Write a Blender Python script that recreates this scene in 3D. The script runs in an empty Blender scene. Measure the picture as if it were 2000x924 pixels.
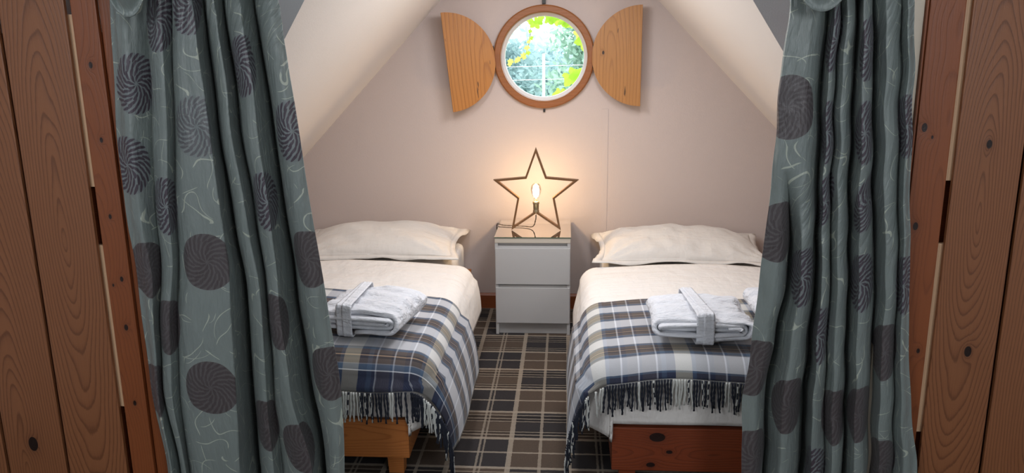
import bpy, bmesh, math, random
import numpy as np
from mathutils import Matrix, Vector, noise as mnoise

scene = bpy.context.scene
rng = np.random.default_rng(7)
random.seed(7)

# ------------------------------------------------------------------ camera
cam_data = bpy.data.cameras.new('camera')
cam_data.sensor_fit = 'HORIZONTAL'
cam_data.sensor_width = 36.0
cam_data.lens = 1531.0 / 2000.0 * 36.0
cam_data.clip_start = 0.05
cam_data.clip_end = 200
cam = bpy.data.objects.new('camera', cam_data)
scene.collection.objects.link(cam)
f_px = 1531.0
d_ = np.array([106, 362, -f_px]); d_ /= np.linalg.norm(d_)
u_ = -np.array([71, -6500, -f_px]); u_ /= np.linalg.norm(u_)
u_ -= d_ * (u_ @ d_); u_ /= np.linalg.norm(u_)
r_ = np.cross(d_, u_)
W = np.stack([r_, d_, u_], 0)            # rows: world axes seen from the camera
EYE = (0.0, 0.0, 1.48)
mw = Matrix([[*W[0], EYE[0]], [*W[1], EYE[1]], [*W[2], EYE[2]], [0, 0, 0, 1]])
cam.matrix_world = mw
scene.camera = cam

# ------------------------------------------------------------------ sky, lights, exposure
scene.view_settings.view_transform = 'Standard'
scene.view_settings.look = 'None'
scene.view_settings.exposure = 0.0
scene.view_settings.gamma = 1.0
scene.view_settings.use_curve_mapping = False
scene.cycles.use_denoising = True
scene.cycles.max_bounces = 10
scene.cycles.diffuse_bounces = 6
scene.cycles.transparent_max_bounces = 12
scene.cycles.sample_clamp_indirect = 6.0

world = bpy.data.worlds.new('overcast_sky')
scene.world = world
world.use_nodes = True
bg = world.node_tree.nodes['Background']
bg.inputs['Color'].default_value = (0.90, 0.96, 1.0, 1)
bg.inputs['Strength'].default_value = 4.9


def area_light(name, loc, target, sx, sy, power, col):
    l = bpy.data.lights.new(name, 'AREA')
    l.shape = 'RECTANGLE'; l.size = sx; l.size_y = sy
    l.energy = power; l.color = col
    o = bpy.data.objects.new(name, l)
    o.location = loc
    o.rotation_euler = (Vector(target) - Vector(loc)).to_track_quat('-Z', 'Y').to_euler()
    scene.collection.objects.link(o)
    return o


# a roof window in each slope of the nook, above the frame, the main room's left window behind the camera and an added fill opposite
area_light('nook_roof_window', (-0.50, 3.05, 1.91), (0.22, 3.05, 1.22), 0.8, 0.32, 14, (0.95, 0.96, 1.0))
area_light('nook_roof_window', (0.27, 3.15, 1.92), (-0.45, 3.15, 1.22), 0.8, 0.32, 14, (0.95, 0.96, 1.0))
area_light('room_window_and_fill', (-2.0, -1.0, 2.1), (-0.1, 2.4, 0.8), 1.1, 1.2, 34, (0.93, 0.96, 1.0))
area_light('room_window_and_fill', (1.7, -1.3, 2.1), (0.1, 2.4, 0.8), 1.1, 1.2, 34, (0.93, 0.96, 1.0))  # added fill, no known window; lifts the right curtain and boards

# ------------------------------------------------------------------ node helpers
class NT:
    def __init__(self, name):
        self.mat = bpy.data.materials.new(name)
        self.mat.use_nodes = True
        self.nt = self.mat.node_tree
        self.nt.nodes.clear()
        self.out = self.nt.nodes.new('ShaderNodeOutputMaterial')

    def n(self, typ, ins=None, **props):
        nd = self.nt.nodes.new('ShaderNode' + typ)
        for k, v in props.items():
            setattr(nd, k, v)
        for k, v in (ins or {}).items():
            self.set(nd.inputs[k], v)
        return nd

    def set(self, sock, v):
        if isinstance(v, bpy.types.NodeSocket):
            self.nt.links.new(v, sock)
        elif v is not None:
            if sock.type == 'RGBA' and not hasattr(v, '__len__'):
                v = (v, v, v, 1)
            if sock.type == 'RGBA' and len(v) == 3:
                v = (*v, 1)
            sock.default_value = v

    def m(self, op, a, b=None, c=None, clamp=False):
        nd = self.nt.nodes.new('ShaderNodeMath')
        nd.operation = op; nd.use_clamp = clamp
        for i, v in enumerate((a, b, c)):
            if v is not None:
                self.set(nd.inputs[i], v)
        return nd.outputs[0]

    def vm(self, op, a, b=None, scale=None):
        nd = self.nt.nodes.new('ShaderNodeVectorMath')
        nd.operation = op
        self.set(nd.inputs[0], a)
        if b is not None:
            self.set(nd.inputs[1], b)
        if scale is not None:
            self.set(nd.inputs['Scale'], scale)
        return nd.outputs['Value'] if op in ('LENGTH', 'DISTANCE', 'DOT_PRODUCT') else nd.outputs['Vector']

    def mix(self, fac, a, b, blend='MIX'):
        nd = self.nt.nodes.new('ShaderNodeMix')
        nd.data_type = 'RGBA'; nd.blend_type = blend
        self.set(nd.inputs[0], fac); self.set(nd.inputs[6], a); self.set(nd.inputs[7], b)
        return nd.outputs[2]

    def ramp(self, fac, stops, interp='LINEAR'):
        nd = self.nt.nodes.new('ShaderNodeValToRGB')
        cr = nd.color_ramp; cr.interpolation = interp
        while len(cr.elements) < len(stops):
            cr.elements.new(0.5)
        for e, (p, c) in zip(cr.elements, stops):
            e.position = p
        for e, (p, c) in zip(cr.elements, stops):
            e.position = p
            e.color = (*c, 1) if hasattr(c, '__len__') else (c, c, c, 1)
        self.set(nd.inputs[0], fac)
        return nd.outputs[0]

    def coord(self, which='Object'):
        return self.n('TexCoord').outputs[which]

    def uv(self):
        return self.n('UVMap', uv_map='UVMap').outputs[0]

    def sep(self, v):
        nd = self.n('SeparateXYZ', {0: v})
        return nd.outputs[0], nd.outputs[1], nd.outputs[2]

    def comb(self, x, y, z):
        return self.n('CombineXYZ', {0: x, 1: y, 2: z}).outputs[0]

    def noise(self, vec, scale, detail=3, rough=0.5, col=False):
        nd = self.n('TexNoise', {'Vector': vec, 'Scale': scale, 'Detail': detail, 'Roughness': rough})
        return nd.outputs['Color' if col else 'Fac']

    def bump(self, h, strength, dist=0.01, normal=None):
        return self.n('Bump', {'Height': h, 'Strength': strength, 'Distance': dist, 'Normal': normal} if normal
                      else {'Height': h, 'Strength': strength, 'Distance': dist}).outputs[0]

    def principled(self, col, rough=0.5, normal=None, **kw):
        ins = {'Base Color': col, 'Roughness': rough}
        if normal is not None:
            ins['Normal'] = normal
        nd = self.n('BsdfPrincipled', ins)
        for k, v in kw.items():
            self.set(nd.inputs[k.replace('_', ' ')], v)
        self.nt.links.new(nd.outputs[0], self.out.inputs[0])
        return self.mat


def srgb(r, g, b):
    return tuple(((c / 255.0) / 12.92 if c <= 10 else ((c / 255.0 + 0.055) / 1.055) ** 2.4) for c in (r, g, b))


# ------------------------------------------------------------------ materials
def plain(name, col, rough=0.6, bump_scale=None, bump_s=0.2, **kw):
    t = NT(name)
    nrm = None
    c = col
    if bump_scale:
        h = t.noise(t.coord(), bump_scale, 4, 0.6)
        nrm = t.bump(h, bump_s, 0.003)
        c = t.mix(t.m('MULTIPLY', t.noise(t.coord(), 6, 3), 0.16), col, tuple(x * 0.7 for x in col))
    return t.principled(c, rough, nrm, **kw)


def wall_paint(name, col):
    """Lining paper under matt paint: fine vertical weave, faint unevenness."""
    t = NT(name)
    co = t.coord()
    x, y, z = t.sep(co)
    fine = t.noise(t.comb(t.m('MULTIPLY', x, 3.0), t.m('MULTIPLY', y, 3.0), z), 90, 3, 0.6)
    big = t.noise(co, 2.2, 3, 0.5)
    seam = t.m('PINGPONG', t.m('ADD', x, 0.13), 0.265)
    seam = t.m('LESS_THAN', seam, 0.0012)
    h = t.m('ADD', t.m('MULTIPLY', fine, 0.5), t.m('ADD', t.m('MULTIPLY', big, 3.0), t.m('MULTIPLY', seam, 0.5)))
    c = t.mix(t.m('MULTIPLY', big, 0.22), col, tuple(v * 0.84 for v in col))
    return t.principled(c, 0.88, t.bump(h, 0.22, 0.006), Specular_IOR_Level=0.2)


def wood(name, light, dark, x0=0.0, z0=0.0, pith=0.03, slope=0.05, ring=0.009, knots=(), wob=0.012,
         axis='z', rough=0.45, line=0.5, bump_s=0.25, seed=0.0, y0=0.0, cracks=0.0):
    """Flat-sawn softwood: growth rings of a slightly tilted log cut by the board's face, bent round its knots."""
    t = NT(name)
    co = t.coord()
    X, Y, Z = t.sep(co)
    Y = t.m('SUBTRACT', Y, y0)
    if axis == 'z':
        a, l = t.m('ADD', X, t.m('MULTIPLY', Y, 0.6)), Z
    elif axis == 'x':
        a, l = t.m('ADD', Z, t.m('MULTIPLY', Y, 0.6)), X
    else:
        a, l = t.m('ADD', Z, t.m('MULTIPLY', X, 0.6)), Y
    a = t.m('SUBTRACT', a, x0); l = t.m('SUBTRACT', l, z0)
    nv = t.comb(t.m('MULTIPLY', a, 5.0), seed, t.m('MULTIPLY', l, 1.6))
    n1 = t.m('SUBTRACT', t.noise(nv, 1.0, 3, 0.55), 0.5)
    n2 = t.m('SUBTRACT', t.noise(t.vm('ADD', nv, (9.1, 3.3, 5.7)), 1.3, 2, 0.5), 0.5)
    aw = t.m('ADD', a, t.m('MULTIPLY', n1, wob * 2.5))
    dep = t.m('ADD', t.m('ADD', t.m('MULTIPLY', l, slope), pith), t.m('MULTIPLY', n2, wob * 5))
    core = None
    for (kx, kz, kr) in knots:
        ka = t.m('SUBTRACT', a, kx - x0); kl = t.m('MULTIPLY', t.m('SUBTRACT', l, kz - z0), 0.62)
        dd = t.m('ADD', t.m('MULTIPLY', ka, ka), t.m('MULTIPLY', kl, kl))
        g = t.m('DIVIDE', kr * kr * 4.0, t.m('ADD', dd, kr * kr * 1.6))
        dep = t.m('ADD', dep, t.m('MULTIPLY', g, ring * 2.2))
        k = t.m('LESS_THAN', t.m('ADD', dd, t.m('MULTIPLY', n1, kr * kr * 0.9)), kr * kr)
        halo = t.m('DIVIDE', kr * kr, t.m('ADD', dd, kr * kr), clamp=True)
        core = (k, halo) if core is None else (t.m('MAXIMUM', core[0], k), t.m('MAXIMUM', core[1], halo))
    rad = t.m('SQRT', t.m('ADD', t.m('MULTIPLY', aw, aw), t.m('MULTIPLY', dep, dep)))
    fine = t.noise(t.comb(t.m('MULTIPLY', a, 260), t.m('MULTIPLY', Y, 40), t.m('MULTIPLY', l, 7)), 1.0, 3, 0.6)
    ph = t.m('FRACT', t.m('DIVIDE', t.m('ADD', rad, t.m('MULTIPLY', fine, ring * 0.25)), ring))
    g = t.ramp(ph, [(0.0, 0.0), (0.5, 0.06), (0.72, 0.35), (0.86, 1.0), (0.93, 1.0), (1.0, 0.1)])
    shade = t.m('MULTIPLY', g, line)
    col = t.mix(shade, light, dark)
    col = t.mix(t.m('MULTIPLY', fine, 0.35), col, dark)
    broad = t.noise(t.comb(t.m('MULTIPLY', a, 9), 2.0, t.m('MULTIPLY', l, 0.8)), 1.0, 3, 0.5)
    col = t.mix(t.m('MULTIPLY', broad, 0.45), col, tuple(v * 0.62 for v in light))
    if core:
        col = t.mix(t.m('MULTIPLY', core[1], 0.7), col, tuple(v * 0.7 for v in dark))
        col = t.mix(core[0], col, tuple(v * 0.16 for v in dark))
    if cracks:
        cn = t.noise(t.comb(t.m('MULTIPLY', aw, 48), seed + 4.0, t.m('MULTIPLY', l, 6.5)), 1.0, 2, 0.5)
        ck = t.m('MULTIPLY', t.m('GREATER_THAN', cn, cracks), t.m('GREATER_THAN', t.noise(t.comb(t.m('MULTIPLY', a, 7), 1.0, 0), 1.0, 0), 0.47))
        col = t.mix(t.m('MULTIPLY', ck, 0.85), col, tuple(v * 0.12 for v in dark))
    h = t.m('ADD', t.m('MULTIPLY', g, -0.5), t.m('MULTIPLY', fine, -0.5))
    return t.principled(col, rough, t.bump(h, bump_s, 0.0025))


def carpet_material():
    """Woven tartan: alternating charcoal and brown checks between cream lines, repeating every 45 cm."""
    t = NT('carpet')
    co = t.coord()
    wob = t.noise(co, 55, 2, 0.5, col=True)
    cw = t.vm('ADD', co, t.vm('SCALE', t.vm('SUBTRACT', wob, (0.5, 0.5, 0.5)), scale=0.0055))
    x, y, z = t.sep(cw)
    px = t.m('FRACT', t.m('DIVIDE', t.m('ADD', x, 4.5 - 0.0265), 0.449))
    py = t.m('FRACT', t.m('DIVIDE', t.m('ADD', y, 4.55 - 2.791), 0.4565))
    L, O = 1.0, 0.0
    xl = t.ramp(px, [(0, L), (0.021, O), (0.226, .75), (0.243, O), (0.263, .75), (0.280, O), (0.478, L), (0.521, O),
                     (0.746, .85), (0.770, O), (0.979, L)], 'CONSTANT')
    yl = t.ramp(py, [(0, L), (0.024, O), (0.066, .75), (0.084, O), (0.121, .7), (0.136, O), (0.318, .7), (0.334, O),
                     (0.372, .75), (0.390, O), (0.438, .75), (0.456, O), (0.497, L), (0.535, O), (0.752, .9), (0.775, O),
                     (0.985, L)], 'CONSTANT')
    blk = t.ramp(py, [(0, O), (0.04, L), (0.06, O), (0.09, L), (0.118, O), (0.139, L), (0.15, O), (0.305, L), (0.316, O),
                      (0.337, L), (0.368, O), (0.395, L), (0.430, O)], 'CONSTANT')
    bx = t.m('GREATER_THAN', px, 0.5); by = t.m('GREATER_THAN', py, 0.516)
    check = t.m('ABSOLUTE', t.m('SUBTRACT', bx, by))          # 1 = charcoal check
    n = t.noise(co, 420, 2, 0.7)
    n2 = t.noise(co, 90, 3, 0.6)
    brown = t.mix(n, (0.045, 0.032, 0.024), (0.155, 0.115, 0.088))
    char = t.mix(n, (0.012, 0.011, 0.012), (0.066, 0.060, 0.062))
    cream = t.mix(n, (0.25, 0.205, 0.155), (0.56, 0.48, 0.385))
    c = t.mix(check, brown, char)
    c = t.mix(t.m('MULTIPLY', blk, 0.55), c, (0.014, 0.012, 0.012))
    c = t.mix(t.m('MULTIPLY', yl, 0.78), c, cream)
    c = t.mix(t.m('MULTIPLY', xl, 0.72), c, cream)
    c = t.mix(t.m('MULTIPLY', n2, 0.30), c, (0.03, 0.026, 0.024))
    h = t.m('ADD', n, t.m('MULTIPLY', n2, 0.7))
    return t.principled(c, 0.95, t.bump(h, 0.7, 0.006), Specular_IOR_Level=0.1)


def plaid_material(name, shift_u=0.0, shift_v=0.0, hemw=0.025, wp=0.35):
    """Woollen plaid, colours of the warp along u mixed with those of the weft along v."""
    t = NT(name)
    u, v, _ = t.sep(t.uv())
    navy = (0.012, 0.020, 0.055); steel = (0.060, 0.105, 0.175); brown = (0.085, 0.064, 0.055)
    white = (0.64, 0.66, 0.70); cream = (0.60, 0.56, 0.43); gray = (0.20, 0.21, 0.24); tan = (0.40, 0.27, 0.17)
    dkb = (0.030, 0.026, 0.030)
    # weft: stripes across the bed, v measured from the foot hem
    fv = t.m('FRACT', t.m('DIVIDE', t.m('ADD', v, shift_v), 0.172))
    weft = t.ramp(fv, [(0, white), (0.36, gray), (0.39, steel), (0.47, gray), (0.49, brown), (0.60, dkb), (0.66, tan), (0.685, dkb), (0.73, brown),
                       (0.85, steel), (0.93, gray), (0.96, white)], 'CONSTANT')
    hem = t.ramp(v, [(0, navy), (hemw * .62, white if hemw > .05 else navy), (hemw * .68, steel), (hemw * .95, navy), (hemw, 0)], 'CONSTANT')
    weft = t.mix(t.m('LESS_THAN', v, hemw), weft, hem)
    fu = t.m('FRACT', t.m('DIVIDE', t.m('ADD', u, shift_u + 3.0), 0.29))
    warp = t.ramp(fu, [(0, cream), (0.17, navy), (0.27, steel), (0.33, navy), (0.37, white), (0.39, brown), (0.55, navy), (0.58, white), (0.60, brown),
                       (0.72, navy), (0.78, white), (0.80, dkb), (0.93, steel), (0.98, cream)], 'CONSTANT')
    c = t.mix(wp, weft, warp)
    tw = t.m('SINE', t.m('MULTIPLY', t.m('ADD', u, v), 1800))
    fz = t.noise(t.vm('SCALE', t.uv(), scale=1.0), 260, 3, 0.7)
    c = t.mix(t.m('MULTIPLY', fz, 0.18), c, (0.22, 0.22, 0.23))
    h = t.m('ADD', t.m('MULTIPLY', tw, 0.25), fz)
    return t.principled(c, 0.95, t.bump(h, 0.35, 0.0025), Specular_IOR_Level=0.1, Sheen_Weight=0.15)


def curtain_material(name, meds, R=0.088):
    """Grey-green satin with pale stitched squiggles and large dark medallions of whirling petals.
    meds: (u, v, type) centres in metres of cloth."""
    t = NT(name)
    uv = t.uv()
    loc = None; solid = None; petal = None
    for (mu, mv, ty) in meds:
        dv = t.vm('SUBTRACT', uv, (mu, mv, 0))
        ln = t.vm('LENGTH', dv)
        rr = R if ty != 2 else R * 1.02
        k = t.m('LESS_THAN', ln, rr)
        s = t.vm('SCALE', dv, scale=k)
        loc = s if loc is None else t.vm('ADD', loc, s)
        if ty == 0:
            solid = k if solid is None else t.m('MAXIMUM', solid, k)
        elif ty == 1:
            petal = k if petal is None else t.m('MAXIMUM', petal, k)
        else:
            petal = k if petal is None else t.m('MAXIMUM', petal, t.m('MULTIPLY', k, 0.62))
    lx, ly, _ = t.sep(loc)
    rad = t.m('DIVIDE', t.vm('LENGTH', loc), R)
    ang = t.m('ARCTAN2', ly, lx)
    # three rings of petals, more of them towards the rim, all whirling the same way
    def petals(r0, r1, n, tw, off=0.0):
        q = t.m('DIVIDE', t.m('SUBTRACT', rad, r0), r1 - r0)
        inside = t.m('MULTIPLY', t.m('GREATER_THAN', q, 0.0), t.m('LESS_THAN', q, 1.0))
        a = t.m('ADD', ang, t.m('ADD', t.m('MULTIPLY', rad, tw), off))
        fa = t.m('FRACT', t.m('MULTIPLY', t.m('ADD', a, 6.2831853), n / 6.2831853))
        across = t.m('ABSOLUTE', t.m('SUBTRACT', fa, 0.5))
        wid = t.m('MULTIPLY', t.m('SQRT', t.m('MULTIPLY', q, t.m('SUBTRACT', 1.0, q)), ), 0.60)
        return t.m('MULTIPLY', inside, t.m('LESS_THAN', across, wid))
    p = t.m('MAXIMUM', petals(0.70, 1.0, 25, 1.0), petals(0.46, 0.77, 20, 1.2, 0.9))
    p = t.m('MAXIMUM', p, petals(0.25, 0.53, 14, 1.4, 0.4))
    p = t.m('MAXIMUM', p, petals(0.05, 0.31, 8, 1.6, 0.2))
    nz = t.noise(uv, 9, 2)
    base = t.mix(nz, (0.190, 0.228, 0.218), (0.228, 0.262, 0.246))
    thread = None
    tu, tv, _ = t.sep(uv)
    for i, (fu_, fv_, amp, off) in enumerate(((8.5, 2.0, 2.6, 0.0), (2.5, 9.0, 2.4, 4.1), (6.0, -5.5, 2.4, 9.7))):
        q = t.vm('ADD', uv, (off, off * .7, 0))
        bend = t.m('MULTIPLY', t.noise(q, 8.5, 0, 0.4), amp)
        ln_ = t.m('ADD', t.m('ADD', t.m('MULTIPLY', tu, fu_), t.m('MULTIPLY', tv, fv_)), bend)
        dist = t.m('ABSOLUTE', t.m('SUBTRACT', t.m('FRACT', t.m('ADD', ln_, 40.0)), 0.5))
        gap = t.noise(t.vm('ADD', q, (3.3, 3.1, 1.0)), 15.0, 0, 0.5)
        w_ = t.m('MINIMUM', t.m('MULTIPLY', t.m("SUBTRACT", gap, 0.475, clamp=True), 0.22), 0.017)
        on = t.m('LESS_THAN', dist, w_)
        thread = on if thread is None else t.m('MAXIMUM', thread, on)
    free = t.m('SUBTRACT', 1.0, t.m('MAXIMUM', solid, petal if petal is not None else 0.0), clamp=True)
    c = t.mix(t.m('MULTIPLY', t.m('MULTIPLY', thread, free), 0.70), base, (0.54, 0.58, 0.48))
    dk = t.mix(p, (0.108, 0.098, 0.100), (0.074, 0.062, 0.064))
    if petal is not None:
        tint = t.mix(t.noise(uv, 26, 1), (0.105, 0.09, 0.115), (0.085, 0.055, 0.062))
        c = t.mix(t.m('MULTIPLY', petal, 0.55), c, (0.165, 0.185, 0.20))
        c = t.mix(t.m('MULTIPLY', petal, p), c, t.mix(0.45, tint, (0.035, 0.03, 0.045)))
    c = t.mix(solid, c, dk)
    weave = t.noise(t.comb(t.m('MULTIPLY', t.sep(uv)[0], 6), t.m('MULTIPLY', t.sep(uv)[1], 1.2), 0), 160, 2)
    h = t.m('ADD', weave, t.m('MULTIPLY', thread, 0.6))
    us, vs, _z = t.sep(uv)
    wr_ = t.noise(t.comb(t.m('MULTIPLY', us, 30), t.m('MULTIPLY', vs, 7), 0), 1.0, 4, 0.55)
    nb = t.bump(wr_, 0.5, 0.02)
    return t.principled(c, 0.37, t.bump(h, 0.12, 0.002, nb), Specular_IOR_Level=0.55, Sheen_Weight=0.10, Sheen_Roughness=0.4)


def cotton(name, col, crease=0.35):
    t = NT(name)
    co = t.coord()
    x, y, z = t.sep(co)
    fold = t.noise(t.comb(t.m('MULTIPLY', x, 5), t.m('MULTIPLY', y, 17), t.m('MULTIPLY', z, 6)), 1.0, 4, 0.55)
    fold2 = t.noise(t.comb(t.m('MULTIPLY', x, 22), t.m('MULTIPLY', y, 9), t.m('MULTIPLY', z, 9)), 1.0, 3, 0.5)
    grid = t.m('MINIMUM', t.m('PINGPONG', x, 0.165), t.m('PINGPONG', y, 0.21))
    ironed = t.m('MULTIPLY', t.m('LESS_THAN', grid, 0.0018), 0.05)
    h = t.m('ADD', t.m('ADD', fold, t.m('MULTIPLY', fold2, 0.5)), ironed)
    return t.principled(col, 0.85, t.bump(h, crease, 0.03), Specular_IOR_Level=0.2, Sheen_Weight=0.1)


def terry(name):
    t = NT(name)
    co = t.coord()
    n = t.noise(co, 330, 3, 0.7)
    n2 = t.noise(co, 40, 3, 0.6)
    c = t.mix(n, (0.66, 0.68, 0.73), (0.84, 0.85, 0.89))
    X, Y, Z = t.sep(co)
    cr = t.noise(t.comb(t.m('MULTIPLY', X, 9), t.m('MULTIPLY', Y, 26), t.m('MULTIPLY', Z, 30)), 1.0, 3, 0.55)
    nb = t.bump(cr, 0.8, 0.03)
    return t.principled(c, 0.95, t.bump(t.m('ADD', n, t.m('MULTIPLY', n2, 1.6)), 0.6, 0.004, nb), Sheen_Weight=0.25, Specular_IOR_Level=0.1)


M = {}
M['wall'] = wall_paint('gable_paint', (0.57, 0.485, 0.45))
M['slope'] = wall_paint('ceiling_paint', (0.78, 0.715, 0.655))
M['main_slope'] = wall_paint('main_room_paint', (0.78, 0.80, 0.83))
M['white_paint'] = plain('white_gloss_paint', (0.80, 0.80, 0.79), 0.35)
M['lit_cream'] = plain('lit_slope_cream', (0.80, 0.70, 0.55), 0.4)  # lit tone of the slope beyond the post, put into the colour
M['lacquer'] = plain('white_lacquer', (0.50, 0.495, 0.49), 0.38, 30, 0.02)
M['lacquer_edge'] = plain('cream_edging', (0.55, 0.50, 0.42), 0.5)
M['carpet'] = carpet_material()
M['sheet'] = cotton('white_sheet', (0.75, 0.72, 0.685), 0.55)
M['pillowcase'] = cotton('white_pillowcase', (0.66, 0.625, 0.58), 0.45)
M['terry'] = terry('white_terry')
M['plaidL'] = plaid_material('blue_plaid', 0.12, 0.172 * .47 - .07 + .172, .07, .29)
M['plaidR'] = plaid_material('grey_plaid', 0.165, .172 - .03, .026)
M['tassel_dark'] = plain('navy_yarn', (0.010, 0.013, 0.024), 0.95)
M['tassel_light'] = plain('cream_yarn', (0.52, 0.53, 0.50), 0.95)
M['pineL'] = wood('orange_pine', srgb(196, 122, 62), srgb(140, 72, 28), z0=-1.0, x0=.17, pith=.02, slope=.03, axis='x', ring=.008, line=.55, knots=(), y0=-.95)
M['pineR'] = wood('red_pine', srgb(142, 66, 34), srgb(80, 30, 14), y0=-.95, z0=-.1, x0=.12, pith=.03, slope=.04, axis='x', ring=.009, line=.5,
                  knots=((.180, -.305, .017), (.125, -.262, .007), (.075, -.325, .010), (.15, .25, .012)))
M['skirting'] = wood('skirting_pine', srgb(150, 82, 44), srgb(96, 46, 22), axis='x', pith=.02, slope=.02, ring=.007)
M['shutter'] = wood('oak_shutter', srgb(190, 126, 54), srgb(134, 76, 26), x0=-.05, pith=.03, slope=.12, ring=.020, wob=.012, line=.55, cracks=.70, seed=1.7, knots=())
M['shutter2'] = wood('oak_shutter_pale', srgb(184, 130, 72), srgb(134, 84, 40), x0=.10, pith=.02, slope=.12, ring=.018, wob=.014, line=.5, cracks=.72, seed=3.1,
                     knots=((.055, .02, .006),))
M['ring'] = wood('ring_wood', srgb(158, 98, 52), srgb(118, 68, 30), pith=.3, slope=.02, ring=.012, axis='x', line=.3)
M['gilt'] = wood('dark_lamp_wood', srgb(120, 84, 50), srgb(74, 46, 24), pith=.2, ring=.006, line=.35, rough=.4)
M['brass'] = plain('aged_brass', (0.34, 0.27, 0.17), 0.35, Metallic=0.85)
M['iron'] = plain('dark_iron', (0.05, 0.048, 0.045), 0.45, Metallic=0.7)
M['flex'] = plain('brown_flex', (0.08, 0.055, 0.035), 0.7)


def glass_material(name, tint, gloss, emit=None):
    t = NT(name)
    tr = t.n('BsdfTransparent', {'Color': tint})
    gl = t.n('BsdfGlossy', {'Color': (1, 1, 1), 'Roughness': 0.02})
    fr = t.n('Fresnel', {'IOR': 1.45})
    fac = t.m('MULTIPLY', fr.outputs[0], gloss)
    mx = t.n('MixShader', {0: fac, 1: tr.outputs[0], 2: gl.outputs[0]})
    t.nt.links.new(mx.outputs[0], t.out.inputs[0])
    return t.mat


M['pane'] = glass_material('window_glass', (0.97, 0.985, 0.985), 0.8)
M['table_glass'] = glass_material('table_glass', (0.93, 0.96, 0.94), 2.6)
M['glass_edge'] = plain('green_glass_edge', (0.06, 0.11, 0.08), 0.15)


def emitter(name, col, s):
    t = NT(name)
    e = t.n('Emission', {'Color': col, 'Strength': s})
    t.nt.links.new(e.outputs[0], t.out.inputs[0])
    return t.mat


# ------------------------------------------------------------------ object helpers
def link(name, me, mat=None, parent=None, smooth=False):
    o = bpy.data.objects.new(name, me)
    scene.collection.objects.link(o)
    if mat is not None:
        for mm in (mat if isinstance(mat, (list, tuple)) else [mat]):
            me.materials.append(mm)
    if parent is not None:
        o.parent = parent
    if smooth:
        me.polygons.foreach_set('use_smooth', [True] * len(me.polygons))
    return o


def empty(name, loc=(0, 0, 0), rotz=0.0, label=None, cat=None, group=None, kind=None):
    o = bpy.data.objects.new(name, None)
    o.empty_display_size = 0.05
    o.location = loc; o.rotation_euler = (0, 0, rotz)
    scene.collection.objects.link(o)
    return tag(o, label, cat, group, kind)


def tag(o, label=None, cat=None, group=None, kind=None):
    for k, v in (('label', label), ('category', cat), ('group', group), ('kind', kind)):
        if v:
            o[k] = v
    return o


def from_data(name, verts, faces, mat=None, parent=None, smooth=False):
    me = bpy.data.meshes.new(name)
    me.from_pydata([tuple(map(float, v)) for v in verts], [], faces)
    me.update()
    return link(name, me, mat, parent, smooth)


def bm_obj(name, bm, mat=None, parent=None, smooth=False):
    bmesh.ops.recalc_face_normals(bm, faces=bm.faces)
    me = bpy.data.meshes.new(name)
    bm.to_mesh(me); bm.free()
    return link(name, me, mat, parent, smooth)


def box(name, lo, hi, mat=None, parent=None, bevel=0.0, seg=2, smooth=False):
    bm = bmesh.new()
    bmesh.ops.create_cube(bm, size=1)
    lo = Vector(lo); hi = Vector(hi)
    for v in bm.verts:
        v.co = Vector(((lo.x + hi.x) / 2 + v.co.x * (hi.x - lo.x), (lo.y + hi.y) / 2 + v.co.y * (hi.y - lo.y), (lo.z + hi.z) / 2 + v.co.z * (hi.z - lo.z)))
    if bevel:
        bmesh.ops.bevel(bm, geom=list(bm.edges), offset=bevel, segments=seg, profile=0.7, affect='EDGES')
    return bm_obj(name, bm, mat, parent, smooth)


def prism(name, poly, mat, parent, bevel=0.0, axis='y', a0=0.0, a1=0.02, smooth=False):
    """Closed outline poly (2-D) swept from a0 to a1 along an axis."""
    bm = bmesh.new()
    def P(p, a):
        return (p[0], a, p[1]) if axis == 'y' else ((a, p[0], p[1]) if axis == 'x' else (p[0], p[1], a))
    A = [bm.verts.new(P(p, a0)) for p in poly]; B = [bm.verts.new(P(p, a1)) for p in poly]
    bm.faces.new(A); bm.faces.new(B[::-1])
    n = len(poly)
    for i in range(n):
        bm.faces.new((A[i], B[i], B[(i + 1) % n], A[(i + 1) % n]))
    bmesh.ops.recalc_face_normals(bm, faces=bm.faces)
    if bevel:
        ed = [e for e in bm.edges if len(e.link_faces) == 2 and e.calc_face_angle(0) > 0.9]
        bmesh.ops.bevel(bm, geom=ed, offset=bevel, segments=2, profile=0.7, affect='EDGES')
    return bm_obj(name, bm, mat, parent, smooth)


def grid(name, P, mat=None, parent=None, uv=None, smooth=True, closed_u=False, thick=0.0):
    """P: array (nv, nu, 3)."""
    nv, nu = P.shape[:2]
    me = bpy.data.meshes.new(name)
    idx = np.arange(nv * nu).reshape(nv, nu)
    if closed_u:
        idx = np.concatenate([idx, idx[:, :1]], 1)
    q = np.stack([idx[:-1, :-1], idx[:-1, 1:], idx[1:, 1:], idx[1:, :-1]], -1).reshape(-1, 4)
    me.vertices.add(nv * nu); me.vertices.foreach_set('co', P.reshape(-1).astype(np.float32))
    me.loops.add(q.size); me.loops.foreach_set('vertex_index', q.reshape(-1).astype(np.int32))
    me.polygons.add(len(q))
    me.polygons.foreach_set('loop_start', np.arange(0, q.size, 4, dtype=np.int32))
    me.polygons.foreach_set('loop_total', np.full(len(q), 4, dtype=np.int32))
    me.update(calc_edges=True)
    if uv is not None:
        l = me.uv_layers.new(name='UVMap')
        l.data.foreach_set('uv', uv.reshape(-1, 2)[q.reshape(-1)].reshape(-1).astype(np.float32))
    me.validate()
    o = link(name, me, mat, parent, smooth)
    if thick:
        s = o.modifiers.new('thickness', 'SOLIDIFY'); s.thickness = thick; s.offset = 0
    return o


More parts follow.
